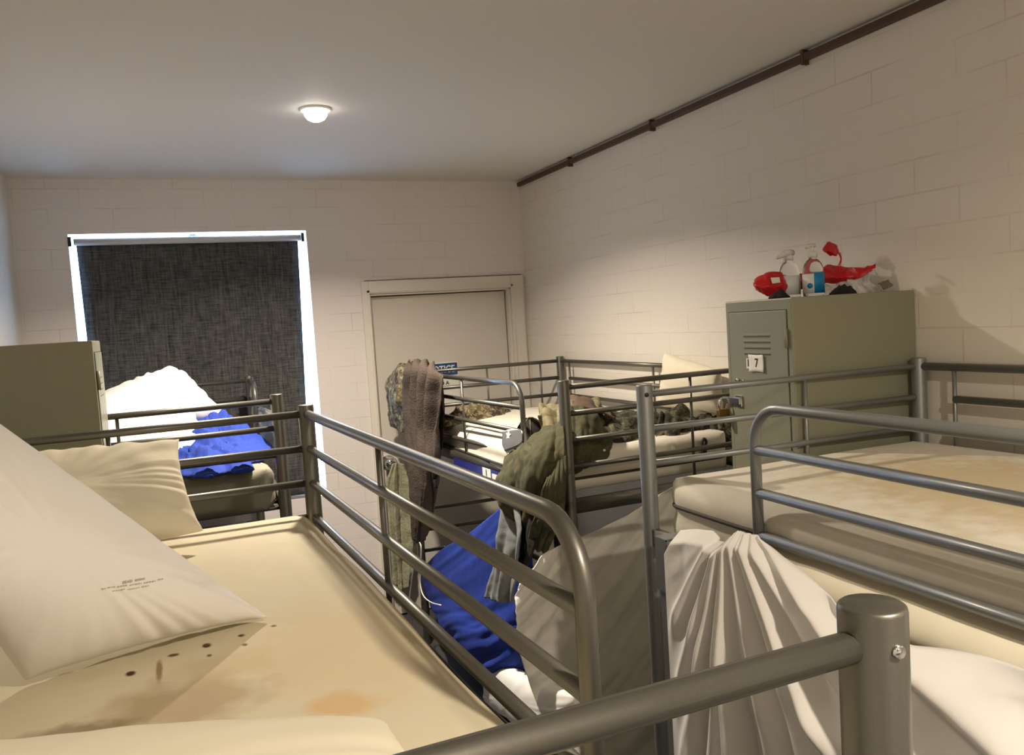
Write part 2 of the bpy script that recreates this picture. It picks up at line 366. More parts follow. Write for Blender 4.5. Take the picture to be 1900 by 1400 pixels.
def rbox_mesh(lo, hi, r, nx, ny, nz, dfn=None):
    """box with rounded vertical corners and soft edges, subdivided, optional displacement fn(p,n)->Vector"""
    lo = Vector(lo); hi = Vector(hi); bm = bmesh.new(); vs = {}
    N = (nx, ny, nz)
    def vert(i, j, k):
        if (i, j, k) in vs: return vs[(i, j, k)]
        p = Vector((lo.x+(hi.x-lo.x)*i/nx, lo.y+(hi.y-lo.y)*j/ny, lo.z+(hi.z-lo.z)*k/nz))
        rz = min(r*0.55, (hi.z-lo.z)/2*0.95)
        q = Vector((min(max(p.x, lo.x+r), hi.x-r), min(max(p.y, lo.y+r), hi.y-r), p.z)); d = p-q; d.z = 0
        if d.length > r: p = q+d*(r/d.length)
        # soft top/bottom edge
        dz = max(p.z-(hi.z-rz), (lo.z+rz)-p.z, 0)/rz
        dx = min(p.x-lo.x, hi.x-p.x, p.y-lo.y, hi.y-p.y)
        if dz > 0 and dx < rz:
            e = rz-dx; t = math.hypot(e/rz, dz)
            if t > 1: 
                shrink = 1/t
                cxy = Vector((max(min(p.x, hi.x-rz), lo.x+rz), max(min(p.y, hi.y-rz), lo.y+rz)))
                zc = hi.z-rz if p.z > (lo.z+hi.z)/2 else lo.z+rz
                p = Vector((cxy.x+(p.x-cxy.x)*shrink, cxy.y+(p.y-cxy.y)*shrink, zc+(p.z-zc)*shrink))
        if dfn: p = dfn(p)
        vs[(i, j, k)] = bm.verts.new(p); return vs[(i, j, k)]
    for k in (0, nz):
        for i in range(nx):
            for j in range(ny): bm.faces.new((vert(i, j, k), vert(i+1, j, k), vert(i+1, j+1, k), vert(i, j+1, k)))
    for j in (0, ny):
        for i in range(nx):
            for k in range(nz): bm.faces.new((vert(i, j, k), vert(i+1, j, k), vert(i+1, j, k+1), vert(i, j, k+1)))
    for i in (0, nx):
        for j in range(ny):
            for k in range(nz): bm.faces.new((vert(i, j, k), vert(i, j+1, k), vert(i, j+1, k+1), vert(i, j, k+1)))
    return bm
def text_mesh(name, body, size, loc, rot, mat, parent=None, sx=1.0, bold=0.0):
    cu = bpy.data.curves.new(name, 'FONT'); cu.body = body; cu.size = size; cu.align_x = 'CENTER'; cu.align_y = 'CENTER'; cu.extrude = 0.0004; cu.offset = bold
    t = bpy.data.objects.new(name, cu); COL.objects.link(t)
    dg = bpy.context.evaluated_depsgraph_get(); me = bpy.data.meshes.new_from_object(t.evaluated_get(dg)); bpy.data.objects.remove(t); bpy.data.curves.remove(cu)
    o = bpy.data.objects.new(name, me); me.materials.clear(); me.materials.append(mat); COL.objects.link(o)
    o.matrix_world = Matrix.Translation(loc) @ rot.to_4x4() @ Matrix.Diagonal((sx, 1, 1, 1))
    if parent is not None: 
        mw = o.matrix_world.copy(); o.parent = parent; o.matrix_parent_inverse = parent.matrix_basis.inverted(); o.matrix_basis = mw
    return o
def frame3(right, up):   # rotation whose local x = right, y = up
    right = Vector(right).normalized(); up = Vector(up).normalized(); return Matrix((right, up, right.cross(up))).transposed()

# ------------------------------------------------------------------ the room
T = 0.16
def struct(o): o['kind'] = 'structure'; return o
struct(box('floor', (LX-T, NY-T, -0.1), (RX+T, BY+T, 0), M['floor']))
struct(box('ceiling', (LX-T, NY-T, CEIL), (RX+T, BY+T, CEIL+0.1), M['ceiling']))
struct(box('wall_right', (RX, NY-T, 0), (RX+T, BY+T, CEIL), M['wall_r']))
struct(box('wall_left', (LX-T, NY-T, 0), (LX, BY+T, CEIL), M['wall_p']))
struct(box('wall_near', (LX, NY-T, 0), (RX, NY, CEIL), M['wall_p']))
wx0, wx1, wz0, wz1 = -0.426, 0.820, 0.842, 2.423
dx0, dx1, dz1 = 1.164, 2.097, 2.032
bm = bmesh.new()
for lo, hi in (((LX, 0), (wx0, CEIL)), ((wx0, 0), (wx1, wz0)), ((wx0, wz1), (wx1, CEIL)), ((wx1, 0), (dx0, CEIL)), ((dx0, dz1), (dx1, CEIL)), ((dx1, 0), (RX, CEIL))):
    add_box(bm, (lo[0], BY, lo[1]), (hi[0], BY+T, hi[1]))
struct(flat(put('wall_back', bm, M['wall_b'], None, False)))
# door, jamb and architrave
d = struct(box('door_1', (dx0+0.019, BY+0.055, 0.01), (dx1-0.019, BY+0.095, dz1-0.018), M['door'], None, 0.002))
box('door_gap_shade', (dx0+0.012, BY+0.096, 0.0), (dx1-0.012, BY+0.13, dz1-0.012), M['locker_d'], d)  # dark slab added behind the door so its side gaps look shaded
bm = bmesh.new(); kc = PY(722, 858, BY+0.03)
rr = [(0.0, 0.0), (0.032, 0.0), (0.034, 0.006), (0.014, 0.012), (0.012, 0.034), (0.026, 0.040), (0.031, 0.052), (0.028, 0.066), (0.016, 0.074), (0.0, 0.076)]
lathe(bm, rr, (0, 0, 0), 24)
kn = put('door_knob', bm, M['chrome']); 
kn.matrix_world = Matrix.Translation((kc.x, BY+0.055, kc.z)) @ Matrix.Rotation(math.radians(90), 4, 'X') @ Matrix.Scale(1.35, 4)
kn.parent = d; kn['label'] = 'chrome door knob'
bm = bmesh.new()
for lo, hi in (((dx0-0.045, BY-0.018, 0), (dx0+0.0, BY+0.0, dz1+0.078)), ((dx1, BY-0.018, 0), (dx1+0.09, BY, dz1+0.078)), ((dx0, BY-0.018, dz1), (dx1, BY, dz1+0.078)),
               ((dx0, BY, 0), (dx0+0.012, BY+T, dz1)), ((dx1-0.012, BY, 0), (dx1, BY+T, dz1)), ((dx0, BY, dz1-0.012), (dx1, BY+T, dz1))): add_box(bm, lo, hi)
struct(bevel(flat(put('trim_1', bm, M['trim'], None, False)), 0.003))
bm = bmesh.new()
for lo, hi in (((dx0-0.012, BY-0.026, 0), (dx0+0.0, BY-0.018, dz1+0.02)), ((dx1, BY-0.026, 0), (dx1+0.012, BY-0.018, dz1+0.02)), ((dx0-0.012, BY-0.026, dz1+0.008), (dx1+0.012, BY-0.018, dz1+0.02))): add_box(bm, lo, hi)
struct(flat(put('trim_2', bm, M['trim'], None, False)))
struct(box('architrave_gap_shade', (dx0-0.02, BY-0.012, dz1+0.0785), (dx1+0.08, BY-0.001, dz1+0.082), M['locker_d']))  # added dark strip painting the shaded gap above the architrave
# window
w = struct(box('window_1', (wx0, BY+0.13, wz0), (wx1, BY+0.135, wz1), M['glass']))
bm = bmesh.new(); fw = 0.03
for lo, hi in (((wx0, wz0), (wx0+0.003, wz1)), ((wx1-0.003, wz0), (wx1, wz1)), ((wx0, wz0), (wx1, wz0+fw)), ((wx0, wz1-0.003), (wx1, wz1)), ((0.18, wz0), (0.215, wz1))):
    add_box(bm, (lo[0], BY+0.115, lo[1]), (hi[0], BY+0.15, hi[1]))
flat(put('window_frame', bm, M['blindbar'], w, False))

# blind
bl = thing('roller_blind', 'dark grey woven roller blind pulled down over the window', 'blind', (0.19, BY+0.03, wz0))
b0, b1 = -0.392, 0.772
bm = bmesh.new(); ny_, nx_ = 30, 24; V = []
for j in range(ny_+1):
    V.append([])
    for i in range(nx_+1):
        x = b0+(b1-b0-0.0)*i/nx_ ; z = 2.375-(2.375-0.856)*j/ny_
        x -= 0.045*(j/ny_)*(i/nx_) - 0.02*(j/ny_)*(1-i/nx_); y = BY+0.022+0.004*math.sin(i*0.7+j*0.05)+0.006*(j/ny_)
        V[-1].append(bm.verts.new((x, y, z)))
for j in range(ny_):
    for i in range(nx_): bm.faces.new((V[j][i], V[j][i+1], V[j+1][i+1], V[j+1][i]))
o = put('blind_fabric', bm, M['blind'], bl); s = o.modifiers.new('t', 'SOLIDIFY'); s.thickness = 0.0015
tube_obj('roller', [(b0-0.01, BY+0.015, 2.382), (b1+0.015, BY+0.015, 2.382)], 0.019, M['blindbar'], bl)
for x in (b0-0.028, b1+0.026): box('bracket', (x-0.008, BY-0.008, 2.358), (x+0.008, BY+0.03, 2.408), M['black'], bl, 0.002)
tube_obj('bottom_bar', [(b0-0.004, BY+0.024, 0.854), (b1+0.01, BY+0.024, 0.854)], 0.012, M['silver'], bl)

# downlight
dl = thing('ceiling_downlight', 'round recessed downlight glowing in the ceiling', 'ceiling light', (0.637, 3.40, CEIL))
bm = bmesh.new(); lathe(bm, [(0.048, 0.0), (0.062, 0.0), (0.064, -0.004), (0.060, -0.008), (0.050, -0.008), (0.048, 0.0)], (0.637, 3.40, CEIL-0.0005), 32); put('trim_ring', bm, M['pump'], dl)
bm = bmesh.new(); lathe(bm, [(0.0, -0.050), (0.018, -0.048), (0.034, -0.040), (0.044, -0.027), (0.048, -0.010), (0.048, -0.001), (0, -0.001)], (0.637, 3.40, CEIL-0.001), 32); put('diffuser', bm, M['lampface'], dl)

# brown pipe along the top of the right wall
cp = thing('ceiling_pipe', 'rusty brown conduit running along the top of the brick wall under the ceiling', 'pipe', (RX-0.02, BY-0.05, CEIL-0.03))
bm = bmesh.new(); add_box(bm, (RX-0.026, NY, CEIL-0.040), (RX-0.001, BY-0.03, CEIL-0.014)); bevel(flat(put('conduit', bm, M['rust'], cp, False)), 0.003)
for yy in (4.2, 3.35, 2.35, 1.1): box('pipe_clip', (RX-0.030, yy-0.006, CEIL-0.054), (RX-0.001, yy+0.006, CEIL-0.002), M['rust'], cp, 0.001)

# ------------------------------------------------------------------ bunk beds
def lerp(a, b, t): return Vector(a)*(1-t)+Vector(b)*t
def bunk(label, NL, NR, FL, FR, top, mat, guard_side, guard, base=1.15, wall_guard=None, end_rails=4, pr=0.0225, vert_far=(), vert_near=(), gv=(), ladder=None, rr=0.0108, gr=0.0125, sp_=0.1):
    NL, NR, FL, FR = [Vector((p[0], p[1], 0)) for p in (NL, NR, FL, FR)]
    root = thing('bunk_bed', label, 'bunk bed', NL, 'metal bunk beds')
    up = lambda p, z: Vector((p.x, p.y, z))
    for p in (NL, NR, FL, FR):
        bm = bmesh.new(); H = top+0.013
        lathe(bm, [(pr*0.9, 0.0), (pr, 0.01), (pr, H-0.0035), (pr*0.97, H-0.0012), (pr*0.90, H), (0, H)], (p.x, p.y, 0), 28)
        po = put('post', bm, mat, root)
        c = (NL+NR+FL+FR)/4; dv = Vector((p.x-c.x, p.y-c.y, 0)).normalized()
    # ends
    for a, b, vs in ((FL, FR, vert_far), (NL, NR, vert_near)):
        for z in [top-0.013-sp_*k for k in range(end_rails)]+[0.78, 0.66, 0.54]:
            bm = bmesh.new(); tube(bm, [up(a, z), up(b, z)], rr, 12); put('end_rail', bm, mat, root)
        if vs:
            for t in vs: bm = bmesh.new(); q = lerp(a, b, t); tube(bm, [up(q, top-0.013), up(q, base)], 0.006, 8); put('end_bar', bm, mat, root)
        for z in (base-0.04, 0.36): bm = bmesh.new(); beam(bm, up(a, z), up(b, z), 0.02, 0.055); put('end_frame', bm, mat, root)
    for a, b in ((NL, FL), (NR, FR)):
        bm = bmesh.new(); beam(bm, up(a, base+0.02), up(b, base+0.02), 0.022, 0.045); put('side_frame', bm, mat, root)
        bm = bmesh.new(); beam(bm, up(a, 0.36), up(b, 0.36), 0.022, 0.045); put('side_frame', bm, mat, root)
    # slats for both bunks
    for z in (base+0.01, 0.36):
        for k in range(1, 14): bm = bmesh.new(); t = k/14; beam(bm, up(lerp(NL, FL, t), z), up(lerp(NR, FR, t), z), 0.05, 0.012); put('slat', bm, mat, root)
    # guard rail: tubes from one post, rounded free end
    def guardrail(a, b, t0, t1, vts, free, name, low=None):
        # a->b axis, runs t0..t1; free end(s) rounded
        z0 = top-0.013; R = 0.085; bm = bmesh.new(); D = (b-a).normalized(); L = (b-a).length
        A = a+D*(t0*L); B = a+D*(t1*L)
        pts = []
        if 'start' in free:
            pts += [up(A, base+0.0), up(A, z0-R)]
            for q in range(1, 9):
                an = math.pi/2*q/8; pts.append(A + D*(R*(1-math.cos(an))) + Vector((0, 0, z0-R+R*math.sin(an))))
        else: pts.append(up(A, z0))
        if 'end' in free:
            for q in range(0, 9):
                an = math.pi/2*q/8; pts.append(B - D*(R*(1-math.sin(an))) + Vector((0, 0, z0-R+R*math.cos(an))))
            pts += [up(B, z0-R), up(B, base)]
        else: pts.append(up(B, z0))
        tube(bm, pts, gr, 16)
        put(name, bm, mat, root)
        lo = Vector(A)
        if low is not None: lo = a+D*(low*L)
        for k in (1, 2, 3): bm = bmesh.new(); tube(bm, [up(lo, z0-sp_*k), up(B, z0-sp_*k)], gr*0.92, 14); put('guard_tube', bm, mat, root)
        for t in vts:
            q = a+D*(t*L); bm = bmesh.new(); tube(bm, [up(q, z0), up(q, z0-0.36)], 0.0062, 8); put('guard_bar', bm, mat, root)
    for (side, t0, t1, vts, free, *low) in guard:
        a, b = (FL, NL) if side == 'L' else (FR, NR)
        guardrail(a, b, t0, t1, vts, free, 'guard_rail', low[0] if low else None)
    if ladder:
        side, t0, t1 = ladder; a, b = (FL, NL) if side == 'L' else (FR, NR)
        D = (b-a).normalized(); L = (b-a).length; out = Vector((-1, 0, 0)) if side == 'L' else Vector((1, 0, 0))
        P0 = a+D*(t0*L)+out*0.038; P1 = a+D*(t1*L)+out*0.038
        lad = bpy.data.objects.new('ladder', None); lad.location = P0; COL.objects.link(lad); lad.parent = root; lad.matrix_parent_inverse = root.matrix_basis.inverted()
        for P in (P0, P1):
            bm = bmesh.new(); beam(bm, up(P, 1.19), up(P, 0.02), 0.026, 0.038)
            # flat hook over the side frame
            beam(bm, up(P+out*0.018, base+0.048), up(P-out*0.062, base+0.048), 0.05, 0.006); beam(bm, up(P-out*0.062, base+0.05), up(P-out*0.062, base-0.01), 0.006, 0.05); beam(bm, up(P+out*0.016, base+0.05), up(P+out*0.016, base-0.09), 0.005, 0.05)
            sm = put('ladder_upright', bm, mat, root); flat(sm)
        for z in (0.87, 0.60, 0.33):
            bm = bmesh.new(); tube(bm, [up(P0, z), up(P1, z)], 0.011, 10); put('ladder_rung', bm, mat, root)
        bpy.data.objects.remove(lad)
    return root
LB = bunk('dark grey metal bunk bed in the near left corner, its stained mattress facing the viewer', (-0.58, 0.40), (0.422, 0.41), (-0.60, 2.41), (0.357, 2.41), 1.602, M['steel'], 'R',
          [('R', 0.0, 0.80, (0.38,), ('end',)), ('L', 0.15, 0.85, (0.3, 0.7), ('start', 'end'))], vert_far=(0.46,), vert_near=(), ladder=('R', 0.815, 0.98))
RB = bunk('light grey metal bunk bed against the right wall, white sheet hung from its ladder', (1.168, 0.0), (2.160, -0.06), (1.193, 1.93), (2.168, 1.885), 1.608, M['steel_l'], 'L',
          [('L', 0.238, 1.0, (0.7,), ('start',)), ('R', 0.0, 0.95, (0.065, 0.5), (), 0.065)], end_rails=3, vert_far=(0.55,), ladder=('L', 0.068, 0.215), rr=0.0095, sp_=0.0965, base=1.183)
MB = bunk('grey metal bunk bed in front of the door, clothes hung over its rails', (1.345, 2.736), (2.17, 2.74), (1.243, 4.49), (2.17, 4.44), 1.572, M['steel'], 'L',
          [('L', 0.0, 0.80, (0.44,), ('end',)), ('R', 0.0, 0.68, (0.07, 0.6), (), 0.07)], vert_far=(0.5, 0.86), vert_near=(0.68,), ladder=('L', 0.82, 0.98), rr=0.0108, gr=0.011, base=1.15)
BB = bunk('dark metal bunk bed under the window holding white pillows and a blue blanket', (-0.58, 3.13), (0.362, 3.14), (-0.58, 4.82), (0.415, 4.81), 1.590, M['steel'], 'R',
          [('R', 0.0, 0.25, (), ('end',))], vert_far=(), vert_near=(0.43,), end_rails=3)
# bolts: dark dimple on the near post of the left bed, and on the right bed's far post
def bolt(c, nrm, r, root, mat):
    nrm = Vector(nrm).normalized(); bm = bmesh.new(); lathe(bm, [(0, 0.0025), (r*0.55, 0.002), (r*0.7, 0.0005), (r, 0.003), (r*1.15, 0.0)], (0, 0, 0), 20)
    o = put('bolt', bm, mat, root); o.matrix_basis = Matrix.Translation(c) @ nrm.to_track_quat('Z', 'Y').to_matrix().to_4x4(); return o
bolt((0.422-0.0019, 0.41-0.0218, 1.590), (-0.084, -0.996, 0), 0.0042, LB, M['chrome'])
bolt((1.193-0.006, 1.93-0.0215, 1.595), (-0.25, -0.97, 0), 0.0055, RB, M['black'])

# ------------------------------------------------------------------ mattresses
def mattress(name, label, lo, hi, mat, pip_z=None, r=0.09, dfn=None, group='foam mattresses on the upper bunks', handle=None, nx=40, ny=80):
    root = thing(name, label, 'mattress', ((lo[0]+hi[0])/2, (lo[1]+hi[1])/2, lo[2]), group)
    def f(p):
        cx = (p.x-lo[0])/(hi[0]-lo[0]); cy = (p.y-lo[1])/(hi[1]-lo[1])
        q = p.copy()
        if p.z > (lo[2]+hi[2])/2: q.z += 0.012*math.sin(math.pi*cx)*math.sin(math.pi*cy)+0.004*noise.noise(p*4)
        e = 0.008*noise.noise(Vector((p.x*3, p.y*3, 1.7)))
        sd = math.sin(math.pi*min(max((p.z-lo[2])/(hi[2]-lo[2]), 0), 1)*2)
        bul = 0.006*abs(sd)+e
        if cx < 0.02: q.x -= bul
        if cx > 0.98: q.x += bul
        if cy > 0.98: q.y += bul
        if dfn: q = dfn(q)
        return q
    bm = rbox_mesh(lo, hi, r, nx, ny, 12, f); put('mattress_cover', bm, mat, root)
    pz = pip_z if pip_z else (lo[2]+hi[2])/2
    for z in ([pz] if not isinstance(pz, (list, tuple)) else pz):
        pts = []
        for (cx, cy, a0) in ((hi[0]-r, hi[1]-r, 0), (lo[0]+r, hi[1]-r, 90), (lo[0]+r, lo[1]+r, 180), (hi[0]-r, lo[1]+r, 270)):
            for q in range(0, 10): an = math.radians(a0+q*10); pts.append(f(Vector((cx+(r+0.001)*math.cos(an), cy+(r+0.001)*math.sin(an), z))))
            nxt = {0: (lo[0]+r, hi[1]), 90: (lo[0], lo[1]+r), 180: (hi[0]-r, lo[1]), 270: (hi[0], hi[1]-r)}[a0]
            lastp = Vector((pts[-1].x, pts[-1].y, z))
            for k in range(1, 14): pts.append(f(lerp(Vector((lastp.x, lastp.y, z)), Vector((nxt[0], nxt[1], z)), k/14)))
        pts.append(pts[0]); bm = bmesh.new(); tube(bm, pts, 0.0055, 8, False); put('piping', bm, M['piping'], root)
    return root
mattress('mattress', 'stained cream mattress filling the near left bunk under two pillows', (-0.56, 0.45, 1.17), (0.338, 2.385, 1.318), M['matt_l'], 1.25, dfn=lambda p: Vector((p.x + (0.045*(1-(p.y-0.45)/1.935) if p.x > 0.2 else 0)*min(1, max(0, (p.x-0.2)/0.1)), p.y, p.z-0.002)))
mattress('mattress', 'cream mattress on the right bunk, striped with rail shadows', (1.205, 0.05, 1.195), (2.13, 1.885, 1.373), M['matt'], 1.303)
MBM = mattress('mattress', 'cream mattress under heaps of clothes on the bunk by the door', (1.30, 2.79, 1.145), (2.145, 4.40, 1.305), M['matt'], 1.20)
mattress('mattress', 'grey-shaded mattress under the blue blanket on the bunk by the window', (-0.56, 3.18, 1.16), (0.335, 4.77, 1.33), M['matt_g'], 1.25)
q_ = PY(1306, 850, 2.78)
bm = bmesh.new(); tube(bm, smooth_path([(q_.x-0.006, 2.782, 1.20), (q_.x-0.004, 2.778, 1.25), (q_.x-0.006, 2.778, 1.275), (q_.x+0.004, 2.778, 1.288), (q_.x+0.014, 2.778, 1.275), (q_.x+0.008, 2.778, 1.25), (q_.x+0.012, 2.782, 1.20)], 5), 0.006, 8)
put('carry_loop', bm, M['piping'], MBM)
GL = 'foam mattresses on the lower bunks'
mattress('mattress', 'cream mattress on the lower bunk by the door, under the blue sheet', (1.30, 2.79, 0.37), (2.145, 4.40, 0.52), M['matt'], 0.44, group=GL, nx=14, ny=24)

# ------------------------------------------------------------------ lockers
def locker(label, x0, x1, y0, y1, h, front, number):
    root = thing('locker', label, 'locker', ((x0+x1)/2, (y0+y1)/2, 0), 'grey steel lockers')
    box('locker_body', (x0, y0, 0.06), (x1, y1, h), M['locker'], root, 0.004)
    box('plinth', (x0+0.03, y0+0.02, 0.0), (x1-0.03, y1-0.02, 0.06), M['locker_d'], root)
    s = -1 if front == 'L' else 1; xf = x0 if front == 'L' else x1
    fx = lambda a, b: (min(xf+s*a, xf+s*b), max(xf+s*a, xf+s*b))
    g0, g1 = y0+0.024, y1-0.020; zt, zb = h-0.037, 0.10
    a, b = fx(-0.004, 0.0012)
    bm = bmesh.new()
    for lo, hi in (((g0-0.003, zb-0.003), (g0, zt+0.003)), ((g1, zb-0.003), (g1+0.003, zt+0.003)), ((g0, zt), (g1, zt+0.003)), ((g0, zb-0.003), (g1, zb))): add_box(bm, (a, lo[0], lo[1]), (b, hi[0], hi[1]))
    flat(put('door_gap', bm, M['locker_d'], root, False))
    a, b = fx(-0.002, 0.003)
    dr = box('locker_door', (a, g0, zb), (b, g1, zt), M['locker'], root, 0.0012)
    # louvres
    yc = (g0+g1)/2+0.0; 
    for k in range(4):
        z = h-0.112-0.0185*k; bm = bmesh.new(); hw = 0.062
        prof = [(0.003, 0.011), (0.006, 0.009), (0.0085, 0.003), (0.009, -0.002), (0.003, -0.003)]
        R = [[bm.verts.new((xf+s*(0.0005+p[0]*(1 if abs(t) < 0.93 else 0.35)), yc+hw*t, z+p[1])) for p in prof] for t in (-1, -0.93, 0.93, 1)]
        for q in range(3):
            for e in range(4): bm.faces.new((R[q][e], R[q][e+1], R[q+1][e+1], R[q+1][e]))
        put('vent_louvre', bm, M['locker'], dr)
        c, d_ = fx(0.001, 0.0036); box('vent_slot', (c, yc-hw, z-0.0045), (d_, yc+hw, z-0.0015), M['locker_d'], dr)
    for z in (h-0.12, h-0.95):
        bm = bmesh.new(); tube(bm, [(xf+s*0.006, g0-0.002, z-0.028), (xf+s*0.006, g0-0.002, z+0.028)], 0.0045, 10); put('hinge', bm, M['locker'], root)
    if number:
        c, d_ = fx(0.003, 0.0038); zc = h-0.198
        cy = (2.116+2.047)/2
        box('old_label', (c, cy+0.020, zc-0.018), (d_, cy+0.053, zc+0.014), M['paper'], dr)
        text_mesh('old_digit', '1', 0.032, (xf+s*0.0042, cy+0.0435, zc-0.001), frame3((0, -1, 0), (0, 0, 1)), M['ink'], dr, bold=0.0006)
        bm = bmesh.new(); V = []
        for j in range(7):
            V.append([])
            for i in range(9):
                u = i/8-0.5; v = j/6-0.5
                V[-1].append(bm.verts.new((xf+s*(0.006+0.010*(v*v)*abs(u)*4*0.5+0.008*u*u*0.9), cy-u*0.068, zc+v*0.052*(1+0.12*abs(u)))))
        for j in range(6):
            for i in range(8): bm.faces.new((V[j][i], V[j][i+1], V[j+1][i+1], V[j+1][i]))
        cd = put('number_card', bm, M['paper'], dr); cd.modifiers.new('t', 'SOLIDIFY').thickness = 0.0006; cd['label'] = 'white card with the number 7'
        text_mesh('digit', '7', 0.038, (xf+s*0.0072, cy, zc), frame3((0, -1, 0), (0, 0, 1)), M['ink'], dr, sx=0.85, bold=0.0006)
        # lock hole, handle and hasp
        bm = bmesh.new(); tube(bm, [(xf+s*0.002, 2.178, 1.580), (xf+s*0.012, 2.178, 1.580)], 0.006, 12); put('key_lock', bm, M['chrome'], dr)
        bm = bmesh.new(); tube(bm, [(xf+s*0.002, 2.148, 1.577), (xf+s*0.018, 2.140, 1.582)], 0.004, 10); put('latch_stud', bm, M['chrome'], dr)
        bm = bmesh.new(); add_box(bm, (xf+s*0.012-0.003, 2.165, 1.500), (xf+s*0.012+0.003, 2.25, 1.522)); add_box(bm, (xf+s*0.006-0.004, 2.160, 1.492), (xf+s*0.006+0.004, 2.19, 1.530))
        hp = bevel(flat(put('hasp', bm, M['chrome'], dr, False)), 0.002)
    return root
locker('grey steel locker number 7 against the right wall with a red bag on top', 1.707, RX-0.003, 1.922, 2.234, 1.834, 'L', True)
locker('grey steel locker on the left wall between the two left bunks', LX+0.003, -0.197, 2.72, 3.03, 1.839, 'R', False)

# padlock
pc = PX(1344, 762, 1.695); pl = thing('padlock', 'brass padlock hanging from the hasp of locker 7', 'padlock', pc)
kx, ky, kz = 1.688, 2.245, 1.511
b = box('padlock_body', (kx-0.023, ky-0.008, kz-0.068), (kx+0.023, ky+0.008, kz-0.030), M['brass'], pl, 0.003)
pts = [(kx-0.015, ky, kz-0.034)] + [(kx-0.015*math.cos(math.pi*q/10), ky, kz-0.010+0.016*math.sin(math.pi*q/10)) for q in range(11)] + [(kx+0.015, ky, kz-0.034)]
tube_obj('shackle', pts, 0.0036, M['chrome'], pl, 10)

# ------------------------------------------------------------------ things on locker 7
LT = 1.834
def bottle_thing(label, cxy, sc, bands, head):
    root = thing('hand_wash_bottle', label, 'bottle', (cxy[0], cxy[1], LT), 'clear bottles on locker 7')
    P3 = lambda x, y, z: (cxy[0]+x*sc, cxy[1]+y*sc, LT+z*sc)
    prof = [(0.0, 0.0), (0.032, 0.0), (0.035, 0.004), (0.035, 0.078), (0.034, 0.088), (0.029, 0.104), (0.019, 0.116), (0.012, 0.121), (0.012, 0.128), (0.0, 0.128)]
    bm = bmesh.new(); lathe(bm, [(r*sc, z*sc) for r, z in prof], (cxy[0], cxy[1], LT), 28, sx=1.05, sy=0.8); put('bottle_body', bm, M['bottle'], root)
    for (a0, a1, mt, z1) in bands:
        bm = bmesh.new(); n = 14; V = []
        for z in (0.010, z1): V.append([bm.verts.new(P3(1.05*0.0358*math.cos(math.radians(a0+(a1-a0)*k/n)), 0.8*0.0358*math.sin(math.radians(a0+(a1-a0)*k/n)), z)) for k in range(n+1)])
        for k in range(n): bm.faces.new((V[0][k], V[0][k+1], V[1][k+1], V[1][k]))
        o = put('label_wrap', bm, mt, root); o.modifiers.new('t', 'SOLIDIFY').thickness = 0.0006
    bm = bmesh.new(); lathe(bm, [(0.0, 0.124*sc), (0.015*sc, 0.124*sc), (0.015*sc, 0.140*sc), (0.007*sc, 0.144*sc), (0, 0.144*sc)], (cxy[0], cxy[1], LT), 18)
    if head == 'pump':
        tube(bm, [P3(0, 0, 0.142), P3(0, 0, 0.160)], 0.005*sc, 10); tube(bm, [P3(0.010, 0, 0.163), P3(-0.010, 0, 0.164), P3(-0.030, -0.004, 0.158)], 0.006*sc, 10)
    else:
        tube(bm, [P3(0.018, 0, 0.150), P3(-0.014, -0.002, 0.150), P3(-0.052, -0.004, 0.136)], 0.010, 12, radii=[0.010*sc, 0.013*sc, 0.007*sc]); tube(bm, [P3(-0.018, 0, 0.140), P3(-0.028, 0, 0.112)], 0.0035*sc, 8)
    put('pump_head' if head == 'pump' else 'spray_trigger', bm, M['pump'], root)
    return root, P3
b2_, _p = bottle_thing('clear spray bottle with a white label, left one on locker 7', (1.905, 2.150), 0.98, [(140, 330, M['lab_w'], 0.074)], 'spray')
b1_, P3 = bottle_thing('clear pump bottle with a white and blue label, right one on locker 7', (1.945, 2.085), 1.0, [(150, 238, M['lab_w'], 0.072), (238, 335, M['lab_b'], 0.076)], 'pump')
bm = bmesh.new(); n_ = Vector((math.cos(math.radians(216))/1.05, math.sin(math.radians(216))/0.8, 0)).normalized(); q_ = Vector(P3(1.05*0.0362*math.cos(math.radians(216)), 0.8*0.0362*math.sin(math.radians(216)), 0.034)); tube(bm, [q_, q_+n_*0.0012], 0.0085, 20); put('label_dot', bm, M['lab_b'], b1_)
# red carrier bag: crumpled panels
YB = 2.075
rb = thing('red_carrier_bag', 'crumpled red plastic carrier bag with cut out handles on locker 7', 'bag', (1.9, YB, LT))
def LP(px, py, Y=YB): return PY(px, py, Y+0.095)
o = cloth('bag_body', [[LP(1399, 520, 2.10), LP(1420, 508, 2.06), LP(1445, 506, 2.05), LP(1470, 512, 2.07), LP(1520, 500, 2.10), LP(1545, 492, 2.10), LP(1590, 497, 1.99), LP(1625, 487, 1.945)],
                       [LP(1398, 528, 2.06), LP(1420, 530, 2.02), LP(1445, 530, 2.02), LP(1470, 528, 2.04), LP(1520, 516, 2.05), LP(1560, 512, 2.03), LP(1595, 508, 1.97), LP(1622, 494, 1.94)],
                       [LP(1402, 538, 2.08), LP(1422, 549, 2.04), LP(1445, 547, 2.04), LP(1470, 541, 2.05), LP(1520, 528, 2.07), LP(1550, 524, 2.06), LP(1590, 517, 1.98), LP(1618, 502, 1.945)]],
          M['red'], 60, 20, fold=0.003, folds=14, seed=3, thick=0.001, crumple=0.010, cs=22, parent=rb)
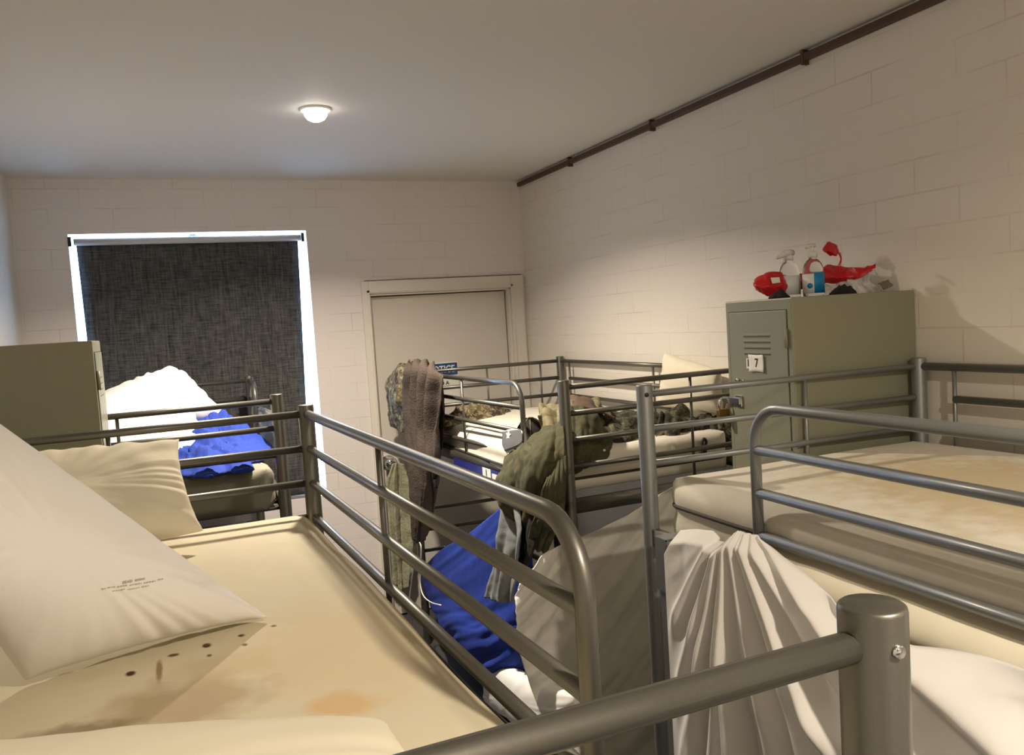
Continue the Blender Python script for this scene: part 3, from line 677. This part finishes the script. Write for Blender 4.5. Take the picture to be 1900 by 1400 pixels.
o = cloth('bag_handle', [[LP(1535, 449, 2.06), LP(1548, 452, 2.05), LP(1556, 463, 2.05)], [LP(1526, 464, 2.05), LP(1540, 466, 2.03), LP(1556, 468, 2.05)], [LP(1537, 473, 2.06), LP(1546, 474, 2.05), LP(1557, 472, 2.06)]],
          M['red'], 14, 14, fold=0.002, folds=4, seed=5, thick=0.001, crumple=0.004, cs=30, parent=rb)
bm = bmesh.new()
for k in (0, 1): tube(bm, smooth_path([LP(1555+k*3, 468, 2.05), LP(1560+k*1, 480, 2.055), LP(1556+k*3, 492, 2.05), LP(1552+k*6, 503, 2.05)], 6), 0.0018, 6)
put('bag_strap', bm, M['red'], rb)
o = cloth('bag_handle', [[LP(1430, 515, 2.015), LP(1446, 514, 2.015)], [LP(1433, 526, 2.012), LP(1448, 524, 2.012)]], M['paper'], 8, 8, fold=0, thick=0.001, crumple=0.001, parent=rb)
o['label'] = 'pale opening showing through the handle hole'
o.name = 'handle_hole'
# clear crumpled film and scraps behind
tag(cloth('crumpled_film', [[LP(1520, 530, 2.09), LP(1550, 520, 2.1), LP(1585, 512, 2.0), LP(1622, 500, 1.95)], [LP(1530, 540, 2.06), LP(1560, 536, 2.05), LP(1590, 530, 1.97), LP(1615, 520, 1.95)], [LP(1540, 548, 2.04), LP(1565, 549, 2.03), LP(1600, 546, 1.93), LP(1640, 544, 1.91)]],
          M['clear'], 40, 20, fold=0.006, folds=9, seed=8, thick=0.0012, crumple=0.012, cs=26), 'clear crumpled plastic wrap under the red bag on locker 7', 'wrapper')
tag(cloth('paper_scrap', [[LP(1628, 526, 1.885), LP(1648, 518, 1.885)], [LP(1640, 538, 1.87), LP(1657, 530, 1.875)]], plain('grey_scrap', rgb(110, 104, 90), 0.6), 10, 10, fold=0.004, folds=3, seed=2, thick=0.001, crumple=0.004, cs=30),
    'grey folded scrap standing at the wall end of locker 7', 'scrap')
tag(heap('black_pouch', (1.985, 2.0, LT), 0.05, 0.03, 0.1, 0.03, M['blackcloth'], 4, 40, 40), 'small black pouch lying under the red bag beside the bottles', 'pouch')
tag(heap('black_pouch', (1.765, 2.04, LT), 0.035, 0.03, 0.4, 0.022, M['blackcloth'], 9, 40, 40), 'small black item tucked under the left end of the red bag', 'pouch')

# ------------------------------------------------------------------ pillows and bedding of the near left bunk
o = pillow('pillow', [PZ(500, 1146, 1.328), PZ(45, 1264, 1.340), PY(-330, 830, 1.20), PY(-35, 762, 1.46)], 0.19, M['white'], 2, 0.016, 80, ears=0.05, flat_bottom=1.324)
tag(o, 'big white pillow with faded print leaning across the near left mattress', 'pillow', 'pillows')
PW = o
o = pillow('pillow', [(0.050, 2.085, 1.365), (0.015, 2.30, 1.565), (-0.56, 2.30, 1.56), (-0.55, 1.95, 1.38)], 0.13, M['cream'], 5, 0.012, 64, ears=0.06)
tag(o, 'cream creased pillow behind the white pillow, against the end rail', 'pillow', 'pillows')
o = pillow('pillow', [(-0.60, 0.62, 1.395), (-0.58, 1.14, 1.385), (0.20, 0.90, 1.375), (0.22, 0.47, 1.395)], 0.12, M['cream2'], 8, 0.005, 56, ears=0.03)
tag(o, 'pale cream pillow at the very bottom edge of the photo on the near mattress', 'pillow', 'pillows')

# ------------------------------------------------------------------ bunk by the window
tag(pillow('pillow', [PY(120, 800, 3.95), PY(420, 768, 3.95), PY(330, 684, 4.25), PY(190, 738, 4.35)], 0.16, M['white2'], 11, 0.022, 56, ears=0.03), 'bright white pillow peaked highest on the window bunk', 'pillow', 'pillows')
tag(pillow('pillow', [(-0.55, 3.50, 1.36), (0.17, 3.42, 1.37), (0.10, 3.80, 1.50), (-0.52, 3.95, 1.55)], 0.17, M['white2'], 14, 0.018, 56, ears=0.06), 'bright white pillow in front, seen through the window bunk rails', 'pillow', 'pillows')
tag(heap('blue_blanket', (0.13, 3.66, 1.333), 0.235, 0.60, 0.05, 0.13, M['blue'], 6, 110, 10, 0.5), 'crumpled bright blue blanket on the window bunk beside white pillows', 'blanket')
tag(cloth('plastic_bag', [[PX(476, 752, 0.43), PX(490, 756, 0.40), PX(508, 762, 0.41)], [PX(478, 790, 0.41), PX(492, 790, 0.38), PX(508, 792, 0.40)], [PX(482, 830, 0.42), PX(494, 826, 0.40), PX(510, 838, 0.41)]], M['clear_d'], 20, 30, fold=0.01, folds=5, seed=4, thick=0.001, crumple=0.015, cs=22),
    'clear plastic bag hanging on the window bunk beside the blind', 'bag')

# ------------------------------------------------------------------ right bunk: hung white sheet
gy, gz = 1.49, 1.31
def sheet_ffn():
    rnd = random.Random(5)
    rid = [(-0.62, 0.06, 1.0), (-0.42, 0.05, 0.9), (-0.27, 0.05, 1.2), (-0.12, 0.045, 1.0), (0.0, 0.05, 1.5), (0.17, 0.05, 0.7), (0.30, 0.07, 1.6), (0.52, 0.05, 0.9), (0.74, 0.07, 1.9), (0.95, 0.055, 1.2), (1.12, 0.06, 1.6), (1.30, 0.06, 1.5), (1.45, 0.05, 0.8)]
    return rid
RID = sheet_ffn()
rows = []
def SX(y, z):
    # outward position of the sheet: hangs plumb at the ladder, bellies out nearer the viewer
    belly = 0.0
    return 1.175
topz = [(1.75, 1.235), (1.725, 1.268), (1.657, 1.285), (1.586, 1.297), (1.530, 1.281), (1.482, 1.321), (1.408, 1.323), (1.336, 1.298), (1.23, 1.264), (1.087, 1.240), (0.989, 1.236), (0.809, 1.262), (0.57, 1.30), (0.33, 1.31)]
NU, NV = 340, 220
bm = bmesh.new(); V = []
for j in range(NV+1):
    tv = j/NV; row = []
    for i in range(NU+1):
        s = i/NU*(len(topz)-1); k = min(int(s), len(topz)-2); f = s-k
        y = topz[k][0]*(1-f)+topz[k+1][0]*f; zt = topz[k][1]*(1-f)+topz[k+1][1]*f
        z = zt-(zt-0.32)*tv
        dy = (gy-y); dz = (gz+0.05-z); ph = math.atan2(dy, dz); r = math.hypot(dy, dz)
        d = 0; fe = max(0, min(1, (1.755-y)/0.09)); fe = fe*fe*(3-2*fe)
        for c_, w_, a_ in RID:
            wob = 0.014*math.sin(r*6+c_*9)
            d += a_*math.exp(-((ph+wob-c_)/w_)**2)
        amp = 0.030*min(1, r/0.35)*(1-0.25*tv)*(1+0.5*max(0, min(1, (1.2-y)*2)))
        x = 1.114 - amp*d*fe + 0.010*fe*noise.noise(Vector((ph*9, r*5, 7)))*min(1, r*3) - 0.012*fe*fbm(Vector((y*5, z*2.2, 3)), 3)
        # overall belly near the viewer and swag folds
        nb = max(0, (1.10-y)); x -= 0.10*min(1, nb*1.6)*math.sin(math.pi*min(1, tv*1.5+0.1))
        sw = z - (1.02-0.30*(1.3-y) ) ; x -= 0.030*math.exp(-((z-(1.06-0.22*(1.35-y)))/0.03)**2)*max(0, min(1, (1.35-y)*3))
        x -= 0.025*math.exp(-((z-(0.95-0.35*(1.35-y)))/0.045)**2)*max(0, min(1, (1.35-y)*3))
        # roll over the side frame at the top
        if tv < 0.03: x += 0.035*(1-tv/0.03)
        row.append(bm.verts.new((x, y, z)))
    V.append(row)
for j in range(NV):
    for i in range(NU): bm.faces.new((V[j][i], V[j][i+1], V[j+1][i+1], V[j+1][i]))
o = put('white_sheet', bm, M['white']); o.modifiers.new('t', 'SOLIDIFY').thickness = 0.003
tag(o, 'large white sheet gathered over the ladder and draped down the right bunk', 'sheet')
# cream sheet edge bulging between mattress and white sheet
rowsY = [1.49, 1.40, 1.3, 1.1, 0.9, 0.6, 0.2]
tag(cloth('cream_sheet', [[(1.215, y, 1.287) for y in rowsY], [(1.180-0.004*k, y, 1.264) for k, y in enumerate(rowsY)], [(1.165-0.005*k, y, 1.222) for k, y in enumerate(rowsY)], [(1.18, y, 1.178) for y in rowsY]], M['cream2'], 80, 20, fold=0.001, folds=10, seed=2, thick=0.003, crumple=0.003, cs=5),
    'cream sheet edge sagging out below the right mattress guard rail', 'sheet')

# ------------------------------------------------------------------ bunk by the door: bedding
tag(pillow('pillow', [(2.165, 2.88, 1.36), (2.165, 3.38, 1.36), (2.12, 3.24, 1.625), (2.10, 2.80, 1.555)], 0.10, M['cream2'], 17, 0.006, 48, ears=0.05), 'cream pillow leaning on the wall rail behind locker 7', 'pillow', 'pillows')
# grey-white sheet hung across the near end
Ys = 2.69
tag(cloth('hanging_sheet', [[PY(962, 1085, Ys-0.06), PY(1010, 1030, Ys-0.02), PY(1065, 1000, Ys), PY(1130, 972, Ys), PY(1185, 940, Ys), PY(1230, 912, Ys), PY(1300, 880, Ys)],
                            [PY(952, 1130, Ys-0.10), PY(1010, 1110, Ys-0.04), PY(1065, 1090, Ys), PY(1130, 1070, Ys), PY(1190, 1050, Ys), PY(1240, 1040, Ys), PY(1310, 1020, Ys)],
                            [PY(965, 1200, Ys-0.12), PY(1010, 1210, Ys-0.06), PY(1070, 1210, Ys-0.03), PY(1140, 1205, Ys), PY(1200, 1200, Ys), PY(1250, 1200, Ys), PY(1320, 1190, Ys)],
                            [PY(985, 1275, Ys-0.08), PY(1030, 1300, Ys-0.08), PY(1085, 1320, Ys-0.05), PY(1150, 1340, Ys), PY(1210, 1350, Ys), PY(1260, 1360, Ys), PY(1330, 1360, Ys)],
                            [PY(1030, 1390, Ys-0.06), PY(1060, 1420, Ys-0.06), PY(1100, 1450, Ys-0.05), PY(1160, 1480, Ys), PY(1220, 1500, Ys), PY(1270, 1520, Ys), PY(1340, 1530, Ys)]],
          M['greysheet'], 110, 110, thick=0.004, crumple=0.012, cs=6, ffn=lambda u, v: 0.013*noise.noise(Vector(((u*0.8+v*1.0)*11, (u-v)*1.2, 4)))+0.007*noise.noise(Vector(((u*0.8+v)*26, (u-v)*2, 9)))),
    'grey-white sheet hung slantwise across the end of the door bunk', 'sheet')
# white duvet corner on the lower bunk
tag(pillow('pillow', [PX(905, 1215, 1.28), PX(1075, 1290, 1.12), PX(1075, 1420, 1.12), PX(900, 1300, 1.28)], 0.12, M['white2'], 21, 0.012, 44, ears=0.04), 'white pillow low beside the blue sheet on the lower door bunk', 'pillow', 'pillows')
# blue blanket, hanging part then crumpled part
XB = 1.225
tag(cloth('blue_sheet', [[PX(792, 1046, XB), PX(822, 1018, XB), PX(862, 995, XB), PX(905, 962, XB), PX(945, 928, XB), PX(985, 900, XB)],
                        [PX(785, 1075, XB), PX(825, 1060, XB-0.01), PX(862, 1050, XB-0.02), PX(910, 1030, XB-0.01), PX(950, 1010, XB), PX(985, 990, XB)],
                        [PX(795, 1115, XB), PX(835, 1115, XB-0.03), PX(875, 1125, XB-0.04), PX(915, 1120, XB-0.02), PX(955, 1110, XB), PX(990, 1100, XB)],
                        [PX(822, 1165, XB-0.02), PX(850, 1170, XB-0.06), PX(885, 1180, XB-0.06), PX(925, 1185, XB-0.04), PX(960, 1190, XB), PX(995, 1190, XB)],
                        [PX(875, 1250, XB-0.02), PX(865, 1240, XB-0.05), PX(895, 1250, XB-0.05), PX(930, 1260, XB-0.03), PX(965, 1270, XB), PX(1000, 1280, XB)]],
          M['blue'], 80, 80, fold=0.006, folds=5, seed=12, thick=0.004, crumple=0.0, cs=10, ffn=lambda u, v: (0.005+0.05*max(0, v-0.42))*noise.noise(Vector((u*2.2+v*2, v*15+u*5, 2)))+0.02*max(0, v-0.42)*noise.noise(Vector((u*7, v*26+u*9, 6)))+0.01*noise.noise(Vector((u*3, v*3, 8)))),
    'royal blue sheet draped down the lower door bunk', 'sheet')

# ------------------------------------------------------------------ clothes on the door bunk
XG = 1.215
def TX(px, py, dx=0): return PX(px, py, XG+dx)
# brown towel over the guard rail
def tow(u, v):
    ph_ = 2*math.pi*(4.1*u+0.35*noise.noise(Vector((u*2, v*2.5, 1)))+0.15*v); c_ = math.cos(ph_)
    return (0.026*(abs(c_)**0.7)*(1 if c_ > 0 else -1.25) + 0.008*noise.noise(Vector((u*16, v*3, 5))))*(0.35+0.65*min(1, v*4))
tag(cloth('brown_towel', [[TX(768, 712, 0.09), TX(790, 712, 0.09), TX(818, 716, 0.08)],
                          [TX(765, 680, 0.04), TX(785, 680, 0.04), TX(806, 683, 0.03)],
                          [TX(757, 690, -0.02), TX(782, 680, -0.03), TX(816, 692, -0.02)],
                          [TX(751, 730, -0.03), TX(780, 725, -0.04), TX(812, 735, -0.03)],
                          [TX(757, 790, -0.03), TX(782, 790, -0.04), TX(808, 795, -0.03)],
                          [TX(764, 850, -0.03), TX(788, 850, -0.04), TX(812, 850, -0.03)],
                          [TX(768, 905, -0.03), TX(788, 905, -0.04), TX(806, 895, -0.03)],
                          [TX(772, 955, -0.03), TX(785, 955, -0.04), TX(797, 950, -0.03)],
                          [TX(775, 1000, -0.03), TX(780, 1003, -0.04), TX(786, 1000, -0.03)]], M['towel'], 60, 110, thick=0.006, crumple=0.006, cs=14, ffn=tow),
    'long brown towel hanging over the far end of the door bunk rail', 'towel')
tag(cloth('camouflage_jacket', [[PX(738, 684, 1.22), PX(755, 674, 1.22), PX(775, 668, 1.22), PX(790, 672, 1.22)], [PX(724, 712, 1.2), PX(742, 705, 1.18), PX(762, 700, 1.18), PX(785, 700, 1.2)],
                                [PX(727, 735, 1.2), PX(742, 735, 1.17), PX(758, 735, 1.18), PX(775, 738, 1.2)], [PX(722, 762, 1.2), PX(738, 768, 1.17), PX(752, 772, 1.17), PX(770, 780, 1.2)],
                                [PX(724, 788, 1.2), PX(738, 802, 1.18), PX(750, 800, 1.18), PX(765, 800, 1.2)]], M['camo'], 50, 60, fold=0.02, folds=4, seed=7, thick=0.006, crumple=0.022, cs=9),
    'camouflage jacket bunched over the corner post behind the brown towel', 'jacket')
tag(cloth('dark_strap_shirt', [[TX(800, 695, 0.03), TX(822, 690, 0.03)], [TX(805, 760, 0.03), TX(826, 770, 0.03)], [TX(800, 850, 0.0), TX(818, 850, 0.0)], [TX(800, 905, -0.02), TX(815, 905, -0.02)]], M['blackcloth'], 20, 50, fold=0.015, folds=3, seed=3, thick=0.005, crumple=0.012, cs=14),
    'black shirt hanging just right of the brown towel', 'shirt')
c_ = PZ(868, 775, 1.31)
tag(heap('camouflage_cap', (c_.x+0.02, c_.y-0.02, 1.302), 0.30, 0.10, 0.5, 0.085, M['camo'], 3, 80, 16, 0.6), 'small camouflage shirt crumpled alone on the door bunk mattress', 'shirt').name = 'camouflage_shirt'
# cap hanging at the guard end
cc = PX(985, 800, 1.42)
bm = bmesh.new(); n = 28
V = []
for j in range(13):
    a = math.pi/2*j/12; V.append([bm.verts.new(Vector((cc.x+0.075*math.cos(a)*math.cos(2*math.pi*i/n)*1.0, cc.y+0.085*math.cos(a)*math.sin(2*math.pi*i/n), cc.z-0.055+0.115*math.sin(a)+0.006*noise.noise(Vector((i, j, 0))*0.5)))) for i in range(n)])
for j in range(12):
    for i in range(n): bm.faces.new((V[j][i], V[j][(i+1) % n], V[j+1][(i+1) % n], V[j+1][i]))
bm.faces.new(V[0][::-1])
cap = thing('black_hat', 'black cap resting on clothes at the end of the door bunk guard rail', 'hat', cc)
put('crown', bm, M['blackcloth'], cap)
bm = bmesh.new()
for q in (0.6, 1.1):
    tube(bm, [Vector((cc.x+0.077*math.cos(t)*math.cos(math.pi+q), cc.y+0.087*math.cos(t)*math.sin(math.pi+q), cc.z-0.055+0.117*math.sin(t))) for t in [k/10*1.5 for k in range(11)]], 0.0022, 6)
sp = put('seam', bm, M['khaki'], cap)
# white flag-like cloth with star
fl = thing('star_cloth', 'white cloth with a dark patch and white star at the guard rail end', 'cloth', PX(950, 825, 1.3))
cloth('white_panel', [[PX(936, 800, 1.27), PX(955, 795, 1.26), PX(970, 800, 1.27)], [PX(934, 825, 1.245), PX(952, 824, 1.235), PX(968, 828, 1.24)], [PX(942, 846, 1.23), PX(952, 850, 1.22), PX(962, 850, 1.23)]], M['white2'], 20, 20, fold=0.004, folds=3, seed=3, thick=0.003, crumple=0.003, parent=fl)
cloth('grey_panel', [[PX(933, 800, 1.264), PX(966, 796, 1.252)], [PX(932, 822, 1.236), PX(968, 818, 1.226)], [PX(936, 836, 1.222), PX(960, 826, 1.222)]], plain('grey_print', rgb(84, 84, 86), 0.9), 14, 14, fold=0.001, thick=0.002, crumple=0.001, parent=fl)
bm = bmesh.new(); sc_ = PX(944, 807, 1.246); vs = []
for k in range(10):
    a = math.pi/2+k*math.pi/5; r_ = 0.021 if k % 2 == 0 else 0.009; vs.append(bm.verts.new(sc_ + Vector((0, -1, 0))*r_*math.cos(a)*1.3 + Vector((0.15, 0, 1)).normalized()*r_*math.sin(a)))
bm.faces.new(vs); st = put('star', bm, M['white2'], fl, False); st.modifiers.new('t', 'SOLIDIFY').thickness = 0.003
# khaki and brown clothing inside the bed corner
c_ = PZ(1040, 790, 1.33)
tag(cloth('khaki_shirt', [[PY(998, 765, 3.25), PY(1020, 748, 3.3), PY(1048, 738, 3.3), PY(1085, 742, 3.3), PY(1110, 752, 3.3)], [PY(1000, 780, 3.1), PY(1025, 772, 3.05), PY(1050, 765, 3.05), PY(1090, 765, 3.05), PY(1125, 775, 3.1)], [PY(1004, 800, 2.98), PY(1025, 800, 2.93), PY(1050, 800, 2.92), PY(1095, 800, 2.92), PY(1150, 806, 2.95)]],
          M['khaki'], 50, 34, fold=0.02, folds=5, seed=5, thick=0.008, crumple=0.03, cs=9), 'light khaki shirt heaped behind the near post of the door bunk', 'shirt')
tag(cloth('brown_jacket', [[PY(1040, 748, 3.2), PY(1065, 735, 3.25), PY(1085, 737, 3.25), PY(1110, 752, 3.25), PY(1130, 762, 3.2)], [PY(1045, 765, 3.0), PY(1065, 755, 3.0), PY(1090, 758, 3.0), PY(1115, 768, 3.0), PY(1140, 778, 3.0)]], M['brownjacket'], 34, 16, fold=0.004, folds=4, seed=8, thick=0.008, crumple=0.005, cs=8),
    'brown jacket hump rising above the khaki shirt on the door bunk', 'jacket')
# olive jacket hanging out through the ladder gap
tag(cloth('olive_jacket', [[PY(1045, 776, 2.86), PY(1030, 782, 2.86), PY(1010, 792, 2.9), PY(985, 812, 2.92), PY(962, 828, 2.95)],
                           [PX(1048, 815, 1.30), PX(1020, 820, 1.25), PX(990, 832, 1.21), PX(955, 845, 1.19), PX(930, 858, 1.20)],
                           [PX(1048, 855, 1.27), PX(1010, 862, 1.20), PX(980, 872, 1.17), PX(945, 885, 1.15), PX(920, 892, 1.17)],
                           [PX(1046, 895, 1.26), PX(1005, 905, 1.20), PX(975, 912, 1.16), PX(945, 920, 1.15), PX(922, 925, 1.17)],
                           [PX(1042, 940, 1.26), PX(1000, 945, 1.20), PX(970, 945, 1.17), PX(950, 946, 1.16), PX(930, 945, 1.18)],
                           [PX(1038, 985, 1.26), PX(998, 990, 1.21), PX(970, 975, 1.18), PX(952, 965, 1.17), PX(936, 955, 1.18)]], M['olive'], 70, 90, thick=0.006, crumple=0.022, cs=8,
          ffn=lambda u, v: 0.028*noise.noise(Vector((u*5+0.6*v, v*1.6, 3)))+0.012*noise.noise(Vector((u*11, v*3, 8)))), 'olive green jacket hanging out through the ladder gap of the door bunk', 'jacket')
tag(cloth('olive_trousers', [[PX(1050, 830, 1.30), PX(1038, 835, 1.28), PX(1026, 840, 1.26)], [PX(1048, 895, 1.25), PX(1028, 900, 1.20), PX(1010, 905, 1.165)], [PX(1042, 960, 1.24), PX(1015, 965, 1.19), PX(990, 970, 1.17)], [PX(1015, 1022, 1.23), PX(995, 1018, 1.2), PX(974, 1016, 1.18)]], M['olive'], 30, 60, fold=0.014, folds=4, seed=15, thick=0.008, crumple=0.012, cs=9),
    'olive trouser leg hanging beside the near post of the door bunk', 'trousers')
tag(cloth('grey_shorts', [[PX(928, 925, 1.19), PX(945, 925, 1.18), PX(964, 928, 1.19)], [PX(920, 990, 1.16), PX(940, 990, 1.15), PX(970, 992, 1.16)], [PX(912, 1050, 1.15), PX(935, 1050, 1.14), PX(964, 1052, 1.15)], [PX(901, 1108, 1.14), PX(925, 1116, 1.13), PX(950, 1118, 1.14)]], M['greytshirt'], 30, 60, fold=0.012, folds=4, seed=19, thick=0.005, crumple=0.008, cs=10),
    'grey shirt hanging lowest below the olive jacket', 'shirt')
bpy.data.objects['grey_shorts'].name = 'grey_shirt'
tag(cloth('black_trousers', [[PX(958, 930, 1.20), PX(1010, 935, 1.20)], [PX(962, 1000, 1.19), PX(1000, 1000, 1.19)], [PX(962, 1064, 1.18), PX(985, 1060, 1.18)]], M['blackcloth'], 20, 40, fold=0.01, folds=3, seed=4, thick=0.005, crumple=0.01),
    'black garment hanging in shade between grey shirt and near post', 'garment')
# olive heap behind the near rails
def over(px, py, Y): return PY(px, py, Y)
tag(cloth('olive_shirt', [[over(1050, 758, 2.95), over(1072, 756, 2.93), over(1095, 768, 2.93), over(1115, 785, 2.95)], [over(1050, 800, 2.85), over(1080, 795, 2.83), over(1105, 800, 2.83), over(1128, 810, 2.88)], [over(1050, 845, 2.79), over(1075, 850, 2.775), over(1100, 846, 2.78), over(1128, 838, 2.82)], [over(1048, 880, 2.77), over(1065, 880, 2.765), over(1090, 866, 2.77), over(1120, 850, 2.8)]], M['olive'], 40, 50, fold=0.012, folds=4, seed=6, thick=0.007, crumple=0.018, cs=9),
    'olive shirt draped over the mattress corner behind the near post', 'shirt')
def oy(px, py): # over the mattress, sloping up away from the near edge
    return PY(px, py, 2.85)
tag(cloth('camouflage_trousers', [[PY(1105, 768, 3.25), PY(1150, 762, 3.3), PY(1200, 765, 3.25), PY(1235, 772, 3.2)], [PY(1110, 790, 3.02), PY(1150, 785, 3.0), PY(1190, 790, 3.0), PY(1240, 790, 3.0)],
                                  [PY(1115, 815, 2.9), PY(1150, 812, 2.88), PY(1190, 812, 2.88), PY(1240, 812, 2.9)], [PY(1118, 838, 2.86), PY(1150, 838, 2.84), PY(1195, 832, 2.84), PY(1240, 828, 2.88)]], M['camo_d'], 60, 44, thick=0.008, crumple=0.028, cs=9, ffn=lambda u, v: 0.02*noise.noise(Vector((u*6+v*5, v*3-u*2, 3)))),
    'dark camouflage trousers spread along the near edge of the door bunk', 'trousers')
tag(cloth('camouflage_coat', [[PY(1225, 768, 3.0), PY(1250, 760, 3.02), PY(1290, 768, 3.0), PY(1330, 775, 2.98), PY(1360, 772, 2.96)], [PY(1220, 790, 2.92), PY(1250, 785, 2.9), PY(1290, 792, 2.9), PY(1330, 795, 2.9), PY(1362, 790, 2.9)], [PY(1215, 815, 2.86), PY(1250, 818, 2.84), PY(1290, 820, 2.84), PY(1330, 820, 2.84), PY(1365, 818, 2.86)]], M['camo_d'], 60, 34, fold=0.018, folds=7, seed=16, thick=0.008, crumple=0.03, cs=10),
    'dark camouflage coat heaped below the cream pillow, by locker 7', 'coat')
# towel on the door knob, cable
kp = PY(735, 865, BY-0.02)
tag(cloth('pale_green_towel', [[PY(728, 860, BY-0.05), PY(738, 858, BY-0.06), PY(748, 862, BY-0.05)], [PY(718, 900, BY-0.04), PY(738, 900, BY-0.07), PY(760, 902, BY-0.05)], [PY(722, 960, BY-0.04), PY(742, 962, BY-0.07), PY(764, 962, BY-0.05)], [PY(726, 1030, BY-0.04), PY(745, 1030, BY-0.07), PY(766, 1035, BY-0.05)], [PY(728, 1080, BY-0.04), PY(746, 1095, BY-0.07), PY(764, 1080, BY-0.05)]], M['green_t'], 34, 70, fold=0.02, folds=4, seed=2, thick=0.006, crumple=0.012, cs=12),
    'pale green towel hanging from the door knob', 'towel')
XC = 1.16
bm = bmesh.new(); tube(bm, smooth_path([PX(776, 1003, XC), PX(781, 1012, XC), PX(781, 1035, XC), PX(780, 1060, XC), PX(780, 1085, XC), PX(786, 1105, XC), PX(800, 1117, XC), PX(818, 1122, 1.12)], 6), 0.0035, 8)
tube(bm, smooth_path([PX(769, 1040, XC), PX(765, 1070, XC), PX(761, 1100, XC), PX(758, 1140, XC)], 5), 0.0035, 8)
tag(put('white_cable', bm, M['cable']), 'thin white charging cable dangling below the brown towel', 'cable')

# ------------------------------------------------------------------ signs and labels
sn = thing('notice_sign', 'blue headed notice sign fixed to the door behind the bunk rail', 'sign', (1.6, BY+0.05, 1.4))
YD = BY+0.052
a_ = PY(786, 686, YD); b_ = PY(852, 703, YD)
x0s, x1s = 1.475, 1.722
box('sign_board', (x0s, YD-0.003, 1.30), (x1s, YD+0.002, 1.58), M['paper'], sn)
box('sign_header', (x0s+0.006, YD-0.0045, 1.495), (x1s-0.006, YD-0.003, 1.572), M['signblue'], sn)
ROTF = frame3((1, 0, 0), (0, 0, 1))
text_mesh('sign_text', 'NOTICE', 0.062, (1.606, YD-0.0052, 1.533), ROTF, M['white2'], sn, sx=0.82, bold=0.001)
text_mesh('sign_text', 'GOOD A', 0.034, (1.585, YD-0.004, 1.445), ROTF, M['ink'], sn, bold=0.0008)
XL_ = 1.278
lbm = tag(thing('number_label', 'blue strip with white number 1 and name card stuck on bunk side frame', 'label', (XL_, 3.3, 1.14)))
def on_side(t, z, off):   # point on the outer face of the door bunk's left side frame
    a = Vector((1.345, 2.736, 0)); b = Vector((1.243, 4.49, 0)); d = (b-a).normalized(); nrm = Vector((-d.y, d.x, 0)); 
    if nrm.x > 0: nrm = -nrm
    p = a+d*t+nrm*(0.011+off); p.z = z; return p
def side_panel(name, t0, t1, z0, z1, off, mat):
    bm = bmesh.new(); v = [bm.verts.new(on_side(t, z, off)) for t, z in ((t0, z0), (t1, z0), (t1, z1), (t0, z1))]; bm.faces.new(v); o = put(name, bm, mat, lbm, False); s = o.modifiers.new('t', 'SOLIDIFY'); s.thickness = 0.001; return o
side_panel('label_strip', 0.30, 1.12, 1.118, 1.161, 0.002, M['tagblue'])
side_panel('label_card', 0.68, 0.77, 1.119, 1.160, 0.004, M['paper'])
side_panel('label_card', 0.53, 0.665, 1.119, 1.145, 0.004, M['paper'])
dd = (Vector((1.345, 2.736, 0))-Vector((1.243, 4.49, 0))).normalized()
p = on_side(0.725, 1.139, 0.006); text_mesh('label_digit', '1', 0.038, p, frame3(dd, (0, 0, 1)), M['ink'], lbm, bold=0.0008)

# faded print on the big white pillow: short soft strokes laid on its surface
dg = bpy.context.evaluated_depsgraph_get(); ev = PW.evaluated_get(dg)
def hit(px, py):
    ok, loc, nrm, _ = ev.ray_cast(EYE, ray(px, py).normalized()); return (loc, nrm) if ok else (None, None)
bm = bmesh.new()
def stroke(x0, y0, x1, y1, w):
    n = 10; R = []
    for k in range(n+1):
        px = x0+(x1-x0)*k/n; py = y0+(y1-y0)*k/n; r = []
        for s in (-w, w):
            l, nn = hit(px, py+s)
            if l is None: return
            if nn.dot(EYE-l) < 0: nn = -nn
            r.append(bm.verts.new(l+nn*0.0012))
        R.append(r)
    for a, b in zip(R, R[1:]): bm.faces.new((a[0], a[1], b[1], b[0]))
random.seed(3)
for (x0, x1, y, w) in ((227, 245, 1080, 3.0), (250, 268, 1076, 2.4), (188, 196, 1092, 1.2), (199, 214, 1090, 1.2), (217, 236, 1088, 1.2), (240, 262, 1085, 1.3), (266, 288, 1081, 1.2), (292, 302, 1075, 1.2), (208, 232, 1096, 1.0), (236, 258, 1093, 1.0), (262, 276, 1088, 1.0)):
    x = x0
    while x < x1:
        L = random.uniform(2, 5); stroke(x, y-(x-x0)*0.17, min(x+L, x1), y-(min(x+L, x1)-x0)*0.17, w*random.uniform(0.6, 1)); x += L+1.2
pr_ = put('printed_text', bm, M['paleink'], PW, False)
